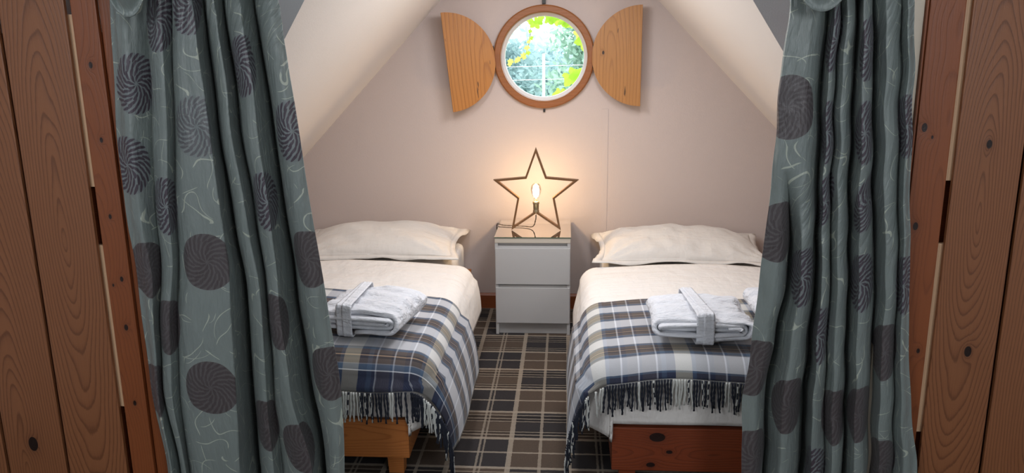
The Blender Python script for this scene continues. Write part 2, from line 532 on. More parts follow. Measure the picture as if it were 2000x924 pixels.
def tube_arrays(path, rad, sides=6, caps=True):
    path = np.asarray(path, float); n = len(path)
    rad = np.broadcast_to(np.asarray(rad, float), (n,))
    T = np.gradient(path, axis=0); T /= np.linalg.norm(T, axis=1)[:, None] + 1e-12
    up = np.array([0, 0, 1.0]) if abs(T[0, 2]) < 0.9 else np.array([1.0, 0, 0])
    a = np.cross(T[0], up); a /= np.linalg.norm(a)
    V = []; A = []
    for i in range(n):
        a = a - T[i] * (a @ T[i]); a /= np.linalg.norm(a) + 1e-12
        b = np.cross(T[i], a)
        for k in range(sides):
            w = 2 * math.pi * k / sides
            V.append(path[i] + rad[i] * (math.cos(w) * a + math.sin(w) * b))
    F = []
    for i in range(n - 1):
        for k in range(sides):
            k2 = (k + 1) % sides
            F.append((i * sides + k, i * sides + k2, (i + 1) * sides + k2, (i + 1) * sides + k))
    if caps:
        F.append(tuple(range(sides))[::-1]); F.append(tuple((n - 1) * sides + k for k in range(sides)))
    return V, F


def tube(name, path, rad, mat=None, parent=None, sides=8, smooth=True):
    V, F = tube_arrays(path, rad, sides)
    return from_data(name, V, F, mat, parent, smooth)


def lathe(name, prof, mat=None, parent=None, center=(0, 0, 0), sides=24, smooth=True):
    V = []; F = []
    for (r, z) in prof:
        for k in range(sides):
            w = 2 * math.pi * k / sides
            V.append((center[0] + r * math.cos(w), center[1] + r * math.sin(w), center[2] + z))
    for i in range(len(prof) - 1):
        for k in range(sides):
            k2 = (k + 1) % sides
            F.append((i * sides + k, i * sides + k2, (i + 1) * sides + k2, (i + 1) * sides + k))
    F.append(tuple(range(sides))[::-1]); F.append(tuple((len(prof) - 1) * sides + k for k in range(sides)))
    return from_data(name, V, F, mat, parent, smooth)


class Waves:
    """Smooth pseudo-noise, a sum of random sine waves; f(x, y) in about -1..1."""
    def __init__(self, seed, k, n=14, aniso=(1, 1)):
        g = np.random.default_rng(seed)
        self.K = g.normal(size=(n, 2)) * k * np.array(aniso)
        self.p = g.uniform(0, 6.283, n); self.n = n

    def __call__(self, x, y):
        s = 0
        for (a, b), p in zip(self.K, self.p):
            s = s + np.sin(a * x + b * y + p)
        return s / math.sqrt(self.n) / 1.4


# ------------------------------------------------------------------ the room
YB = 4.43                                      # gable wall
RX, RZ = -0.111, 2.36                          # nook ridge
def zl(x): return 2.478 + 1.044 * x            # nook slopes
def zr(x): return 2.248 - 1.034 * x
def yv(x, z): return (4.082 + 0.133 * x - z) / 0.95   # main roof slope
XL, XR = -1.66, 1.34                           # nook knee walls
WC = (-0.122, 1.450)                           # round window centre

floor = box('floor', (-2.3, -2.6, -0.12), (2.0, YB + 0.25, 0.0), M['carpet'])
tag(floor, kind='structure')

# gable wall with a round hole
def gable():
    R = 0.262; n = 64
    out = [(XL - .2, 0), (XR + .2, 0), (XR + .2, zr(XR + .2) + .05), (RX, RZ + .05), (XL - .2, zl(XL - .2) + .05)]
    # resample the outline radially around the window centre
    ang = [math.atan2(p[1] - WC[1], p[0] - WC[0]) for p in out]
    A = sorted(set([2 * math.pi * k / n - math.pi for k in range(n)] + ang))
    def hit(a):
        best = None
        for i in range(len(out)):
            p, q = out[i], out[(i + 1) % len(out)]
            ex, ey = q[0] - p[0], q[1] - p[1]
            dx, dy = math.cos(a), math.sin(a)
            den = dx * ey - dy * ex
            if abs(den) < 1e-9: continue
            t = ((p[0] - WC[0]) * ey - (p[1] - WC[1]) * ex) / den
            s = ((p[0] - WC[0]) * dy - (p[1] - WC[1]) * dx) / den
            if t > 0 and -1e-6 <= s <= 1 + 1e-6 and (best is None or t < best): best = t
        return (WC[0] + best * math.cos(a), WC[1] + best * math.sin(a))
    bm = bmesh.new()
    rows = []
    for y in (YB, YB + 0.25):
        rows.append(([bm.verts.new((WC[0] + R * math.cos(a), y, WC[1] + R * math.sin(a))) for a in A],
                     [bm.verts.new((hit(a)[0], y, hit(a)[1])) for a in A]))
    n = len(A)
    for i in range(n):
        j = (i + 1) % n
        bm.faces.new((rows[0][0][i], rows[0][0][j], rows[0][1][j], rows[0][1][i]))
        bm.faces.new((rows[1][0][j], rows[1][0][i], rows[1][1][i], rows[1][1][j]))
        bm.faces.new((rows[0][0][j], rows[0][0][i], rows[1][0][i], rows[1][0][j]))
        bm.faces.new((rows[0][1][i], rows[0][1][j], rows[1][1][j], rows[1][1][i]))
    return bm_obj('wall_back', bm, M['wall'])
wall_back = tag(gable(), kind='structure')


def slab(name, pts, mat, n, kind='structure', parent=None):
    """A flat polygon given its own thickness along n."""
    n = np.array(n, float); n /= np.linalg.norm(n)
    pts = [np.array(p, float) for p in pts]
    k = len(pts)
    V = pts + [p + n * 0.09 for p in pts]
    F = [tuple(range(k)), tuple(range(2 * k - 1, k - 1, -1))] + [(i, i + k, (i + 1) % k + k, (i + 1) % k) for i in range(k)]
    bm = bmesh.new()
    vs = [bm.verts.new(v) for v in V]
    for f in F: bm.faces.new([vs[i] for i in f])
    o = bm_obj(name, bm, mat, parent)
    return tag(o, kind=kind) if parent is None else o


def VL(x): return (x, yv(x, zl(x)), zl(x))
def VR(x): return (x, yv(x, zr(x)), zr(x))
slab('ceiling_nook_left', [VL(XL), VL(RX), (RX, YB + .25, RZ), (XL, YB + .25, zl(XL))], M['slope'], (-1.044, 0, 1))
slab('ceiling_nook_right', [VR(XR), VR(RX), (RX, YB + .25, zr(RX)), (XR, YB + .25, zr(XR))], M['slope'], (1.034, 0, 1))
# main roof slope with the nook cut out of it
def MS(x, y): return (x, y, 4.082 + 0.133 * x - 0.95 * y)
slab('ceiling_main_left', [MS(-2.3, 3.55), MS(-2.3, 0.3), MS(RX, 0.3), VL(RX), VL(XL), MS(XL, 3.55)], M['main_slope'], (-.13, .95, 1))
slab('ceiling_main_right', [MS(2.0, 3.75), MS(2.0, 0.3), MS(RX, 0.3), VR(RX), VR(XR), MS(XR, 3.75)], M['main_slope'], (-.13, .95, 1))
slab('ceiling_rear', [(-2.3, 0.3, 3.49), (2.0, 0.3, 4.06), (2.0, -2.6, 1.9), (-2.3, -2.6, 1.9)], M['main_slope'], (0, -.6, 1))
tag(box('wall_nook_left', (XL - 0.1, 2.42, 0), (XL, YB, 0.86), M['wall']), kind='structure')
tag(box('wall_nook_right', (XR, 2.42, 0), (XR + 0.1, YB, 0.92), M['wall']), kind='structure')
tag(box('wall_rear', (-2.3, -2.7, 0), (2.0, -2.6, 2.2), M['main_slope']), kind='structure')
tag(box('wall_room_left', (-2.4, -2.6, 0), (-2.3, 3.6, 3.6), M['main_slope']), kind='structure')
tag(box('wall_room_right', (2.0, -2.6, 0), (2.1, 3.8, 4.2), M['main_slope']), kind='structure')

# skirting along the gable wall
def skirt(x0, x1, nm):
    prof = [(YB, 0), (YB - .018, 0), (YB - .018, .078), (YB - .010, .090), (YB, .090)]
    o = prism(nm, prof, M['skirting'], None, axis='x', a0=x0, a1=x1)
    tag(o, kind='structure')
skirt(XL + .02, XR - .02, 'baseboard_back')

tag(box('trim_1', (.200, YB - .0022, .091), (.236, YB + .001, 1.165), M['wall'], None, .0009), kind='structure')

# ------------------------------------------------------------------ boarded partitions either side of the curtains
DK_L, DK_D = srgb(158, 102, 66), srgb(80, 41, 21)
PO_L, PO_D = srgb(152, 84, 44), srgb(90, 42, 20)
M['plankA'] = wood('board_wide', DK_L, DK_D, x0=-1.80, z0=.2, pith=.012, slope=.13, ring=.0090, line=.62, wob=.010, knots=((-1.765, .225, .016),), seed=1, y0=2.27)
M['plankB'] = wood('board_cathedral', DK_L, DK_D, x0=-1.552, z0=1.05, pith=.010, slope=.13, ring=.0092, line=.62, wob=.011, seed=2, y0=2.27)
M['plankC'] = wood('board_edge', DK_L, DK_D, x0=-1.95, z0=.9, pith=.05, slope=.10, ring=.010, line=.7, seed=3, y0=2.27)
M['postL'] = wood('post_left', PO_L, PO_D, x0=-1.44, z0=.5, pith=.06, slope=.02, ring=.007, line=.35, seed=4, y0=2.27,
                  knots=((-1.395, 1.455, .0062), (-1.392, 1.235, .005), (-1.396, 1.0, .0045), (-1.385, .80, .005), (-1.391, .64, .0062), (-1.395, .38, .0055), (-1.415, .78, .003)))
M['postR'] = wood('post_right', PO_L, PO_D, x0=1.06, z0=.5, pith=.06, slope=.02, ring=.007, line=.35, seed=5, y0=2.27,
                  knots=((.998, 1.262, .0075), (1.022, 1.235, .003), (1.003, .98, .0075), (1.05, .6, .005)))
M['plankD'] = wood('board_swirl', DK_L, DK_D, x0=1.175, z0=1.0, pith=.010, slope=-.14, ring=.0078, line=.62, wob=.011, seed=6, y0=2.27,
                   knots=((1.178, 1.215, .008), (1.193, .60, .010)))
M['plankE'] = wood('board_right', DK_L, DK_D, x0=1.40, z0=.6, pith=.02, slope=.10, ring=.009, line=.58, seed=7, y0=2.27)
M['lit_gap_strip'] = wood('lit_gap_pale', srgb(244, 206, 166), srgb(205, 150, 104), pith=.3, ring=.008, line=.3, seed=8, y0=2.27)  # pale colour stands in for the lit wall seen through the board gaps
YP = 2.27
def plank(nm, x0, x1, zt, mat, parent, yf=YP, th=.013, bev=.0035, z0=0.0):
    return box(nm, (x0, yf, z0), (x1, yf + th, zt), mat, parent, bev, 2)

pl = empty('wall_left', (0, 0, 0), kind='structure')
plank('plank', -1.662 - .2, -1.662, 1.66, M['plankA'], pl)
plank('plank', -1.652, -1.452, 1.69, M['plankB'], pl)
plank('plank', -1.872 - .2, -1.872, 1.63, M['plankC'], pl)
plank('plank', -2.30, -2.082, 1.60, M['plankC'], pl)
plank('post', -1.433, -1.357, 1.70, M['postL'], pl, th=.016)
plank('lining', -1.355, -1.268, 1.71, M['postL'], pl, yf=YP + .012, th=.03)
plank('back_panel', -2.30, -1.36, 1.55, M['skirting'], pl, yf=YP + .05, th=.012, bev=.001)
for (z0, z1) in ((.36, .905), (1.09, 1.60)):
    plank('lit_gap_strip', -1.485, -1.424, z1, M['lit_gap_strip'], pl, yf=YP + .0165, th=.018, bev=.001, z0=z0)  # added strips behind the gap, coloured like the light coming through

pr = empty('wall_right', (0, 0, 0), kind='structure')
plank('post', .979, 1.073, 1.98, M['postR'], pr, th=.016)
plank('bead', .972, .9775, 1.98, M['postR'], pr, yf=YP + .004, th=.04, bev=.002)
plank('plank', 1.091, 1.271, 2.0, M['plankD'], pr)
plank('plank', 1.281, 1.48, 2.02, M['plankE'], pr)
plank('plank', 1.49, 1.74, 2.04, M['plankE'], pr)
plank('plank', 1.75, 2.0, 2.06, M['plankE'], pr)
plank('lit_slope_strip', .925, .9715, 1.85, M['lit_cream'], pr, yf=YP + .016, th=.018, bev=.001)  # added strip; its cream stands in for the lit slope behind
plank('back_panel', 1.0, 2.0, 1.75, M['skirting'], pr, yf=YP + .05, th=.012, bev=.001)
for (z0, z1) in ((.33, .925), (1.11, 1.70)):
    plank('lit_gap_strip', 1.062, 1.118, z1, M['lit_gap_strip'], pr, yf=YP + .0165, th=.018, bev=.001, z0=z0)

# ------------------------------------------------------------------ curtains
YC, K = 2.21, 2.21 / 2.35
LEFT = [
 ('eL',[(1.643,-1.361),(1.295,-1.389),(0.918,-1.394),(0.786,-1.380),(0.390,-1.391),(0.130,-1.359)]),
 ('R1',[(1.642,-1.318),(1.295,-1.343),(0.919,-1.352),(0.786,-1.332),(0.390,-1.371),(0.130,-1.346)]),
 ('V1',[(1.641,-1.239),(1.294,-1.268),(0.919,-1.296),(0.787,-1.298),(0.390,-1.350),(0.131,-1.310)]),
 ('R2',[(1.641,-1.200),(1.294,-1.223),(0.919,-1.259),(0.787,-1.269),(0.391,-1.320),(0.131,-1.295)]),
 ('V2',[(1.640,-1.164),(1.294,-1.198),(0.919,-1.234),(0.787,-1.244),(0.392,-1.284),(0.132,-1.281)]),
 ('R3',[(1.640,-1.133),(1.294,-1.155),(0.920,-1.178),(0.787,-1.189),(0.393,-1.222),(0.133,-1.237)]),
 ('R4',[(1.639,-1.106),(1.293,-1.095),(0.920,-1.078),(0.788,-1.077),(0.396,-1.087),(0.137,-1.101)]),
 ('V3',[(1.639,-1.067),(1.293,-1.055),(0.920,-1.033),(0.789,-1.012),(0.397,-1.017),(0.139,-1.022)]),
 ('R5',[(1.638,-1.039),(1.293,-1.022),(0.920,-0.996),(0.789,-0.973),(0.398,-0.983),(0.140,-0.990)]),
 ('V4',[(1.638,-1.005),(1.293,-0.989),(0.921,-0.967),(0.790,-0.949),(0.398,-0.956),(0.140,-0.963)]),
 ('R6',[(1.637,-0.958),(1.293,-0.945),(0.921,-0.925),(0.790,-0.916),(0.399,-0.908),(0.143,-0.857)]),
 ('V5',[(1.636,-0.912),(1.292,-0.891),(0.921,-0.867),(0.790,-0.853),(0.401,-0.834),(0.145,-0.795)]),
 ('R7',[(1.636,-0.869),(1.292,-0.843),(0.921,-0.810),(0.791,-0.799),(0.402,-0.765),(0.146,-0.757)]),
 ('eR',[(1.635,-0.843),(1.292,-0.818),(0.922,-0.782),(0.791,-0.768),(0.403,-0.732),(0.146,-0.737)]),
]
RIGHT = [
 ('eL',[(1.614,0.631),(1.285,0.612),(0.929,0.606),(0.800,0.593),(0.601,0.584),(0.384,0.560),(0.182,0.576)]),
 ('R1',[(1.614,0.635),(1.285,0.617),(0.929,0.644),(0.800,0.642),(0.601,0.623),(0.385,0.597),(0.183,0.609)]),
 ('V1',[(1.614,0.639),(1.285,0.626),(0.929,0.679),(0.801,0.677),(0.602,0.655),(0.386,0.630),(0.184,0.643)]),
 ('R2',[(1.613,0.687),(1.284,0.679),(0.929,0.713),(0.801,0.718),(0.602,0.703),(0.387,0.689),(0.185,0.700)]),
 ('V2',[(1.612,0.737),(1.284,0.734),(0.930,0.749),(0.802,0.756),(0.603,0.753),(0.388,0.748),(0.187,0.758)]),
 ('R3',[(1.612,0.753),(1.284,0.753),(0.930,0.772),(0.802,0.779),(0.604,0.780),(0.389,0.781),(0.188,0.796)]),
 ('V3',[(1.612,0.769),(1.284,0.770),(0.930,0.793),(0.802,0.802),(0.604,0.808),(0.390,0.814),(0.189,0.835)]),
 ('R4',[(1.611,0.791),(1.284,0.795),(0.930,0.817),(0.802,0.826),(0.604,0.836),(0.390,0.844),(0.190,0.860)]),
 ('V4',[(1.611,0.814),(1.284,0.818),(0.930,0.841),(0.802,0.850),(0.605,0.864),(0.391,0.874),(0.190,0.888)]),
 ('R5',[(1.611,0.835),(1.283,0.848),(0.930,0.878),(0.803,0.889),(0.605,0.904),(0.392,0.915),(0.191,0.929)]),
 ('V5',[(1.610,0.856),(1.283,0.879),(0.930,0.915),(0.803,0.930),(0.606,0.944),(0.393,0.955),(0.193,0.971)]),
 ('R6',[(1.610,0.896),(1.283,0.920),(0.931,0.953),(0.803,0.965),(0.607,0.979),(0.393,0.991),(0.194,1.010)]),
 ('V6',[(1.609,0.936),(1.283,0.960),(0.931,0.988),(0.804,0.998),(0.607,1.013),(0.394,1.026),(0.195,1.050)]),
 ('R7',[(1.609,0.953),(1.283,0.979),(0.931,1.007),(0.804,1.017),(0.607,1.032),(0.395,1.051),(0.196,1.086)]),
 ('eR',[(1.609,0.968),(1.283,0.996),(0.931,1.024),(0.804,1.035),(0.608,1.055),(0.395,1.077),(0.197,1.124)]),
]
DEPTH_L = dict(eL=.03, R1=0, V1=.038, R2=.004, V2=.032, R3=.0, R4=-.006, V3=.095, R5=.02, V4=.06, R6=.0, V5=.095, R7=.004, eR=.02)
DEPTH_R = dict(eL=.012, R1=.0, V1=.07, R2=.0, V2=.085, R3=.005, V3=.035, R4=.005, V4=.065, R5=-.005, V5=.055, R6=.0, V6=.032, R7=.004, eR=.02)


def curtain_sheet(tab, depth, ztop, grow, seed, nu_per=22, nv=230):
    zs = np.linspace(ztop, 0.012, nv)
    xs = []; ys = []
    for nm, pts in tab:
        z = np.array([1.48 + (p[0] - 1.48) * K for p in pts])[::-1]; x = np.array([p[1] * K for p in pts])[::-1]
        xi = np.interp(zs, z, x)
        # carry on the slope of the lowest and the highest stretch
        hi = zs > z[-1]; xi[hi] = x[-1] + (zs[hi] - z[-1]) * (x[-1] - x[-2]) / (z[-1] - z[-2]) * .6
        ker = np.hanning(41); ker /= ker.sum()
        xi = np.convolve(np.pad(xi, 20, 'edge'), ker, 'valid')
        dd = depth[nm] * (1.75 if nm[0] == 'V' else 1.0) * grow(nm, zs)
        xs.append(xi * (1 + dd / YC)); ys.append(YC + dd)
    xs = np.array(xs).T; ys = np.array(ys).T                    # (nv, nc)
    nc = xs.shape[1]
    cols_x = []; cols_y = []
    for k in range(nc - 1):
        n = nu_per
        for i in range(n + (k == nc - 2)):
            s = i / n
            c0 = 0.5 - 0.5 * math.cos(math.pi * s)
            rid = tab[k][0][0] != 'V'; rid2 = tab[k + 1][0][0] != 'V'
            w = (s ** 1.9 if rid else 1 - (1 - s) ** 1.9) if rid != rid2 else c0
            wx = s
            cols_x.append(xs[:, k] * (1 - wx) + xs[:, k + 1] * wx)
            cols_y.append(ys[:, k] * (1 - w) + ys[:, k + 1] * w)
    X = np.array(cols_x).T; Y = np.array(cols_y).T
    Z = np.repeat(zs[:, None], X.shape[1], 1)
    ds = np.sqrt(np.diff(X, axis=1) ** 2 + np.diff(Y, axis=1) ** 2)
    arc = np.concatenate([np.zeros((nv, 1)), np.cumsum(ds, 1)], 1)
    tot = arc[:, -1:].mean()
    U = arc / arc[:, -1:] * tot                                  # cloth keeps its width
    U = 0.5 * U + 0.5 * arc
    wv = Waves(seed, 1.0, 16, (26, 7)); wv2 = Waves(seed + 1, 1.0, 16, (60, 16)); wv3 = Waves(seed + 2, 1.0, 12, (10, 4))
    low = np.clip((1.0 - Z) / 1.0, 0, 1)
    Y = Y + 0.0028 * wv(U, Z) + 0.0012 * wv2(U, Z) + 0.008 * wv3(U, Z) * (0.4 + low)
    X = X + 0.004 * wv3(Z * 2.0, U)
    # gathers under the heading
    top = np.exp(-((ztop - Z) / 0.16) ** 2)
    Y = Y + top * 0.008 * np.sin(U * 150)
    # cloth breaks on the floor
    foot = np.clip((0.14 - Z) / 0.14, 0, 1)
    Y = Y - 0.05 * foot ** 2 + 0.012 * foot * np.sin(U * 38 + 2 * Z)
    uv = np.stack([U, Z], -1)
    return np.stack([X, Y, Z], -1), uv


MED_L = [(-1.382, 1.144, 1), (-1.13, 1.266, 2), (-1.142, 0.836, 0), (-1.168, 0.407, 0), (-1.0, 1.446, 1), (-0.941, 1.453, 1), (-0.826, 1.253, 1),
         (-0.924, 1.031, 1), (-0.877, 0.177, 0), (-0.772, 0.451, 0), (-0.945, 0.63, 0), (-0.816, 0.841, 0), (-1.007, 0.253, 0),
         (-1.264, 1.019, 1), (-1.298, 0.612, 0), (-1.38, 0.384, 0), (-1.339, 0.80, 0), (-1.099, 1.632, 1), (-1.23, 1.582, 1), (-1.30, 1.395, 1)]
MED_R = [(0.645, 1.314, 0), (0.718, 0.796, 1), (0.759, 1.239, 1), (0.866, 1.236, 1), (0.87, 1.477, 1), (0.78, 1.507, 1), (0.774, 1.03, 1),
         (0.915, 1.033, 1), (0.885, 0.782, 1), (0.782, 0.607, 1), (0.722, 0.379, 0), (0.845, 0.333, 0), (0.936, 0.352, 0), (0.991, 0.56, 0), (0.598, 0.502, 0),
         (1.016, 0.167, 0), (0.787, 0.139, 1), (0.624, 0.192, 0), (0.663, 0.94, 0), (0.971, 1.253, 1), (1.015, 0.775, 1)]


def place_meds(P, uv, meds):
    """Where on the cloth each medallion is woven: the front-most cloth at that spot."""
    out = []
    F = P.reshape(-1, 3); G = uv.reshape(-1, 2)
    for (x, z, ty) in meds:
        x *= K; z = 1.48 + (z - 1.48) * K
        d = (F[:, 0] - x) ** 2 + (F[:, 2] - z) ** 2 + 0.02 * (F[:, 1] - 2.2)
        i = int(np.argmin(d))
        c = (float(G[i, 0]), float(G[i, 1]), ty)
        if all((c[0] - o[0]) ** 2 + (c[1] - o[1]) ** 2 > 0.031 for o in out):
            out.append(c)
    return out


def grow_left(nm, z):
    g = np.ones_like(z)
    if nm in ('V3', 'V5'):
        g = 0.75 + 0.5 * np.clip((1.5 - z) / 1.3, 0, 1)
    if nm == 'V4':
        g = 1.25 - 0.5 * np.clip((1.4 - z) / 1.0, 0, 1)
    return g * np.clip(0.55 + (1.72 - z) * 2.0, 0.55, 1)


def grow_right(nm, z):
    g = np.ones_like(z)
    if nm == 'V1':
        g = np.clip((1.15 - z) / 0.25, 0, 1)
    if nm in ('V2',):
        g = 0.6 + 0.6 * np.clip((1.5 - z) / 1.2, 0, 1)
    return g * np.clip(0.55 + (1.72 - z) * 2.0, 0.55, 1)


def swag(name, x0, x1, zlow, ztop, y, mat, parent, seed, tilt=0.0):
    """A gathered swag of the same cloth over the heading; its hem is a hanging curve."""
    nu, nv = 70, 26
    a = np.linspace(0, 1, nu)[None, :]; b = np.linspace(0, 1, nv)[:, None]
    X = x0 + (x1 - x0) * a + 0 * b
    hem = zlow + (ztop - zlow) * 0.75 * np.abs(2 * a - 1) ** 2.2 + tilt * (a - .5)
    Z = ztop + (hem - ztop) * b
    w = Waves(seed, 1.0, 12, (8, 5))
    Y = y - 0.055 * np.sin(np.clip(b * 1.1, 0, 1) * math.pi * .62) * np.sin(a * math.pi) ** .6 + 0.010 * np.sin(b * 15 + 5 * (2 * a - 1) ** 2 * 1.6) + 0.005 * w(a, b)
    P = np.stack([X, Y, Z], -1)
    uv = np.stack([(X - x0) * 1.3 + 5.0, Z], -1)
    return grid(name, P, mat, parent, uv, thick=0.003)


def make_curtain(tab, depth, grow, meds, ztop, seed, mname, label, swags):
    P, uv = curtain_sheet(tab, depth, ztop, grow, seed)
    mat = curtain_material(mname, place_meds(P, uv, meds))
    t = empty('curtain', (float(P[-1, :, 0].mean()), YC, 0.0), 0, label, 'curtain')
    P2 = P - np.array(t.location)
    o = grid('drape', P2, mat, t, uv, thick=0.0025)
    for (x0, x1, zlo, tilt) in swags:
        lx, ly = t.location.x, t.location.y
        swag('swag', x0 - lx, x1 - lx, zlo, ztop + .03, 2.185 - ly, mat, t, seed + int(abs(x0) * 100), tilt)
    return t


make_curtain(LEFT, DEPTH_L, grow_left, MED_L, 1.76, 3, 'satin_left',
             'grey-green satin curtain with dark medallions, before the bed with the orange pine frame', [(-1.275, -1.105, 1.583, 0), (-1.13, -1.0, 1.66, 0), (-1.02, -.80, 1.67, 0)])
make_curtain(RIGHT, DEPTH_R, grow_right, MED_R, 1.80, 11, 'satin_right',
             'grey-green satin curtain with dark medallions, before the bed with the red-brown frame', [(.535, .765, 1.572, -.02), (.75, .92, 1.68, 0)])
# ------------------------------------------------------------------ round window
win = empty('window_1', (WC[0], YB, WC[1]), kind='structure')
def ring_obj(name, prof, mat, parent, n=96):
    """prof: list of (radius, y) closed."""
    V = []; F = []; k = len(prof)
    for i in range(n):
        a = 2 * math.pi * i / n
        for (r, y) in prof:
            V.append((r * math.cos(a), y, r * math.sin(a)))
    for i in range(n):
        for j in range(k):
            F.append((i * k + j, ((i + 1) % n) * k + j, ((i + 1) % n) * k + (j + 1) % k, i * k + (j + 1) % k))
    bm = bmesh.new(); vs = [bm.verts.new(v) for v in V]
    for f in F: bm.faces.new([vs[i] for i in f])
    o = bm_obj(name, bm, mat, parent)
    for p in o.data.polygons: p.use_smooth = True
    e = o.modifiers.new('edges', 'EDGE_SPLIT'); e.split_angle = math.radians(35)
    return o
ring_obj('frame', [(.238, .0), (.238, -.020), (.243, -.026), (.270, -.026), (.277, -.020), (.277, .0)], M['ring'], win)
ring_obj('lining', [(.238, .0), (.238, .10), (.261, .10), (.261, .0)], M['ring'], win)
ring_obj('sash', [(.232, .055), (.221, .062), (.221, .105), (.2385, .105), (.2385, .05)], M['white_paint'], win)
ring_obj('sill_lining', [(.236, .105), (.2475, .25), (.2605, .25), (.2605, .105)], M['white_paint'], win)
pn = 48
from_data('pane', [(.2275 * math.cos(2 * math.pi * i / pn), .082, .2275 * math.sin(2 * math.pi * i / pn)) for i in range(pn)] +
          [(.2275 * math.cos(2 * math.pi * i / pn), .086, .2275 * math.sin(2 * math.pi * i / pn)) for i in range(pn)],
          [tuple(range(pn))[::-1], tuple(range(pn, 2 * pn))] + [(i, (i + 1) % pn, pn + (i + 1) % pn, pn + i) for i in range(pn)], M['pane'], win)
c = box('catch', (-.005, -.010, -.30), (.007, .0, -.284), M['iron'], win, .003)
b = box('bracket', (-.010, -.016, .280), (.010, .0, .33), M['iron'], win, .003)

def shutter(name, hinge_x, side, ang, label, mat, tilt):
    """Half-round shutter of glued boards, folded back on its hinges; its straight edge is outward."""
    t = empty(name, (hinge_x, YB - .034, WC[1]), 0, label, 'shutter')
    t.rotation_euler = (0, tilt, ang)
    R = .266; cuts = [0, .066, .132, .196, R]
    # u runs from the hinge (0) outward to the straight edge (R); half-height h(u)
    for k in range(4):
        u0, u1 = cuts[k] + (.0001 if k else 0.002), cuts[k + 1] - .0001
        us = np.linspace(u0, u1, 9)
        h = np.sqrt(np.maximum(R * R - (R - us) ** 2, 0))
        poly = [(side * u, -hh) for u, hh in zip(us, h)] + [(side * u, hh) for u, hh in zip(us[::-1], h[::-1])]
        prism('board', poly, mat, t, .0006, 'y', -.011, .011)
    for z in (-.05, .05):
        lathe('hinge', [(.002, -.012), (.0042, -.011), (.0042, .011), (.002, .012)], M['iron'], t, (side * .004, .012, z), 10)
    return t
shutter('shutter', WC[0] - .268, -1, .22, 'half-round wooden shutter with dark cracks, tilted, beside the round window above the orange pine bed', M['shutter'], -.10)
shutter('shutter', WC[0] + .262, 1, -.12, 'half-round wooden shutter hanging upright, beside the round window towards the red-brown bed', M['shutter2'], 0.0)

# ------------------------------------------------------------------ bedside cabinet, glass, lamp
NX0, NX1, NY0, NY1, NH = -.369, .027, 3.975, 4.405, .532
cab = empty('bedside_cabinet', ((NX0 + NX1) / 2, (NY0 + NY1) / 2, 0), 0, 'white two-drawer bedside cabinet between the two beds', 'cabinet')
cx_, cy_ = cab.location.x, cab.location.y
def cb(name, lo, hi, mat=M['lacquer'], bev=.0015, parent=cab):
    return box(name, (lo[0] - cx_, lo[1] - cy_, lo[2]), (hi[0] - cx_, hi[1] - cy_, hi[2]), mat, parent, bev)
cb('side_panel', (NX0, NY0 + .003, 0), (NX0 + .016, NY1, NH - .026))
cb('side_panel', (NX1 - .016, NY0 + .003, 0), (NX1, NY1, NH - .026))
cb('top_panel', (NX0, NY0, NH - .026), (NX1, NY1, NH), M['lacquer_edge'])
cb('back_panel', (NX0 + .016, NY1 - .008, .02), (NX1 - .016, NY1, NH - .026))
cb('plinth', (NX0 + .016, NY0 + .022, 0), (NX1 - .016, NY0 + .036, .062))
for z0, z1 in ((.065, .273), (.281, .489)):
    d = cb('drawer', (NX0 + .003, NY0 - .002, z0), (NX1 - .003, NY0 + .016, z1 - .012))
    # lip that runs back to form the finger pull
    lip = cb('pull_lip', (NX0 + .003, NY0 + .010, z1 - .012), (NX1 - .003, NY0 + .018, z1), parent=d)
cb('carcass', (NX0 + .016, NY0 + .02, .065), (NX1 - .016, NY1 - .008, NH - .026), bev=.001)

gz = NH
gt = empty('glass_top', ((NX0 + NX1) / 2, (NY0 + NY1) / 2, gz), 0, 'clear glass sheet with a green edge lying on the bedside cabinet', 'glass sheet')
box('sheet', (-.2, -.217, 0.0008), (.2, .217, .0052), M['table_glass'], gt)
box('front_edge', (-.2, -.2178, 0.0006), (.2, -.217, .0054), M['glass_edge'], gt)
for s in (-1, 1):
    box('side_edge', (s * .2004 - .0004, -.217, .0006), (s * .2004 + .0004, .217, .0054), M['glass_edge'], gt)

LX, LY, LZ = -.158, 4.14, gz + .0054
lamp = empty('star_lamp', (LX, LY, LZ), 0.0, 'star-shaped wooden lamp with a lit filament bulb, on the bedside cabinet', 'lamp')
# outline of the star, standing on its two lower points
So = [(0, .437), (.057, .283), (.228, .268), (.100, .168), (.133, .0), (0, .090), (-.133, .0), (-.100, .168), (-.228, .268), (-.057, .283)]
So = [(x, z * 1.022 + 0.004) for x, z in So]
def bar(p, q, nm):
    """One mitred bar of the star's outline."""
    i = So.index(p); j = So.index(q)
    cen = (0, .19); th = .0105
    def inner(k):
        a, b, cc = np.array(So[k - 1]), np.array(So[k]), np.array(So[(k + 1) % 10])
        e1 = (b - a) / np.linalg.norm(b - a); e2 = (cc - b) / np.linalg.norm(cc - b)
        n1 = np.array([e1[1], -e1[0]]); n2 = np.array([e2[1], -e2[0]])
        m_ = n1 + n2; m_ /= np.linalg.norm(m_)
        return b + m_ * min(th / max(m_ @ n1, .25), .032)
    poly = [p, q, tuple(inner(j)), tuple(inner(i))]
    prism(nm, poly, M['gilt'], lamp, .0008, 'y', -.016, .016)
for k in range(10):
    bar(So[k], So[(k + 1) % 10], 'star_bar')
zb = .096
sock = lathe('lamp_socket', [(.006, 0), (.017, .004), (.017, .014), (.014, .018), (.0155, .022), (.0155, .048), (.018, .050), (.018, .062), (.014, .064)], M['brass'], lamp, (0, 0, zb), 24)
bz = zb + .062
bulb_m = emitter('lit_bulb', (1.0, 0.70, 0.38), 270.0)
glass_m = glass_material('bulb_glass', (1.0, 0.96, 0.9), 0.7)
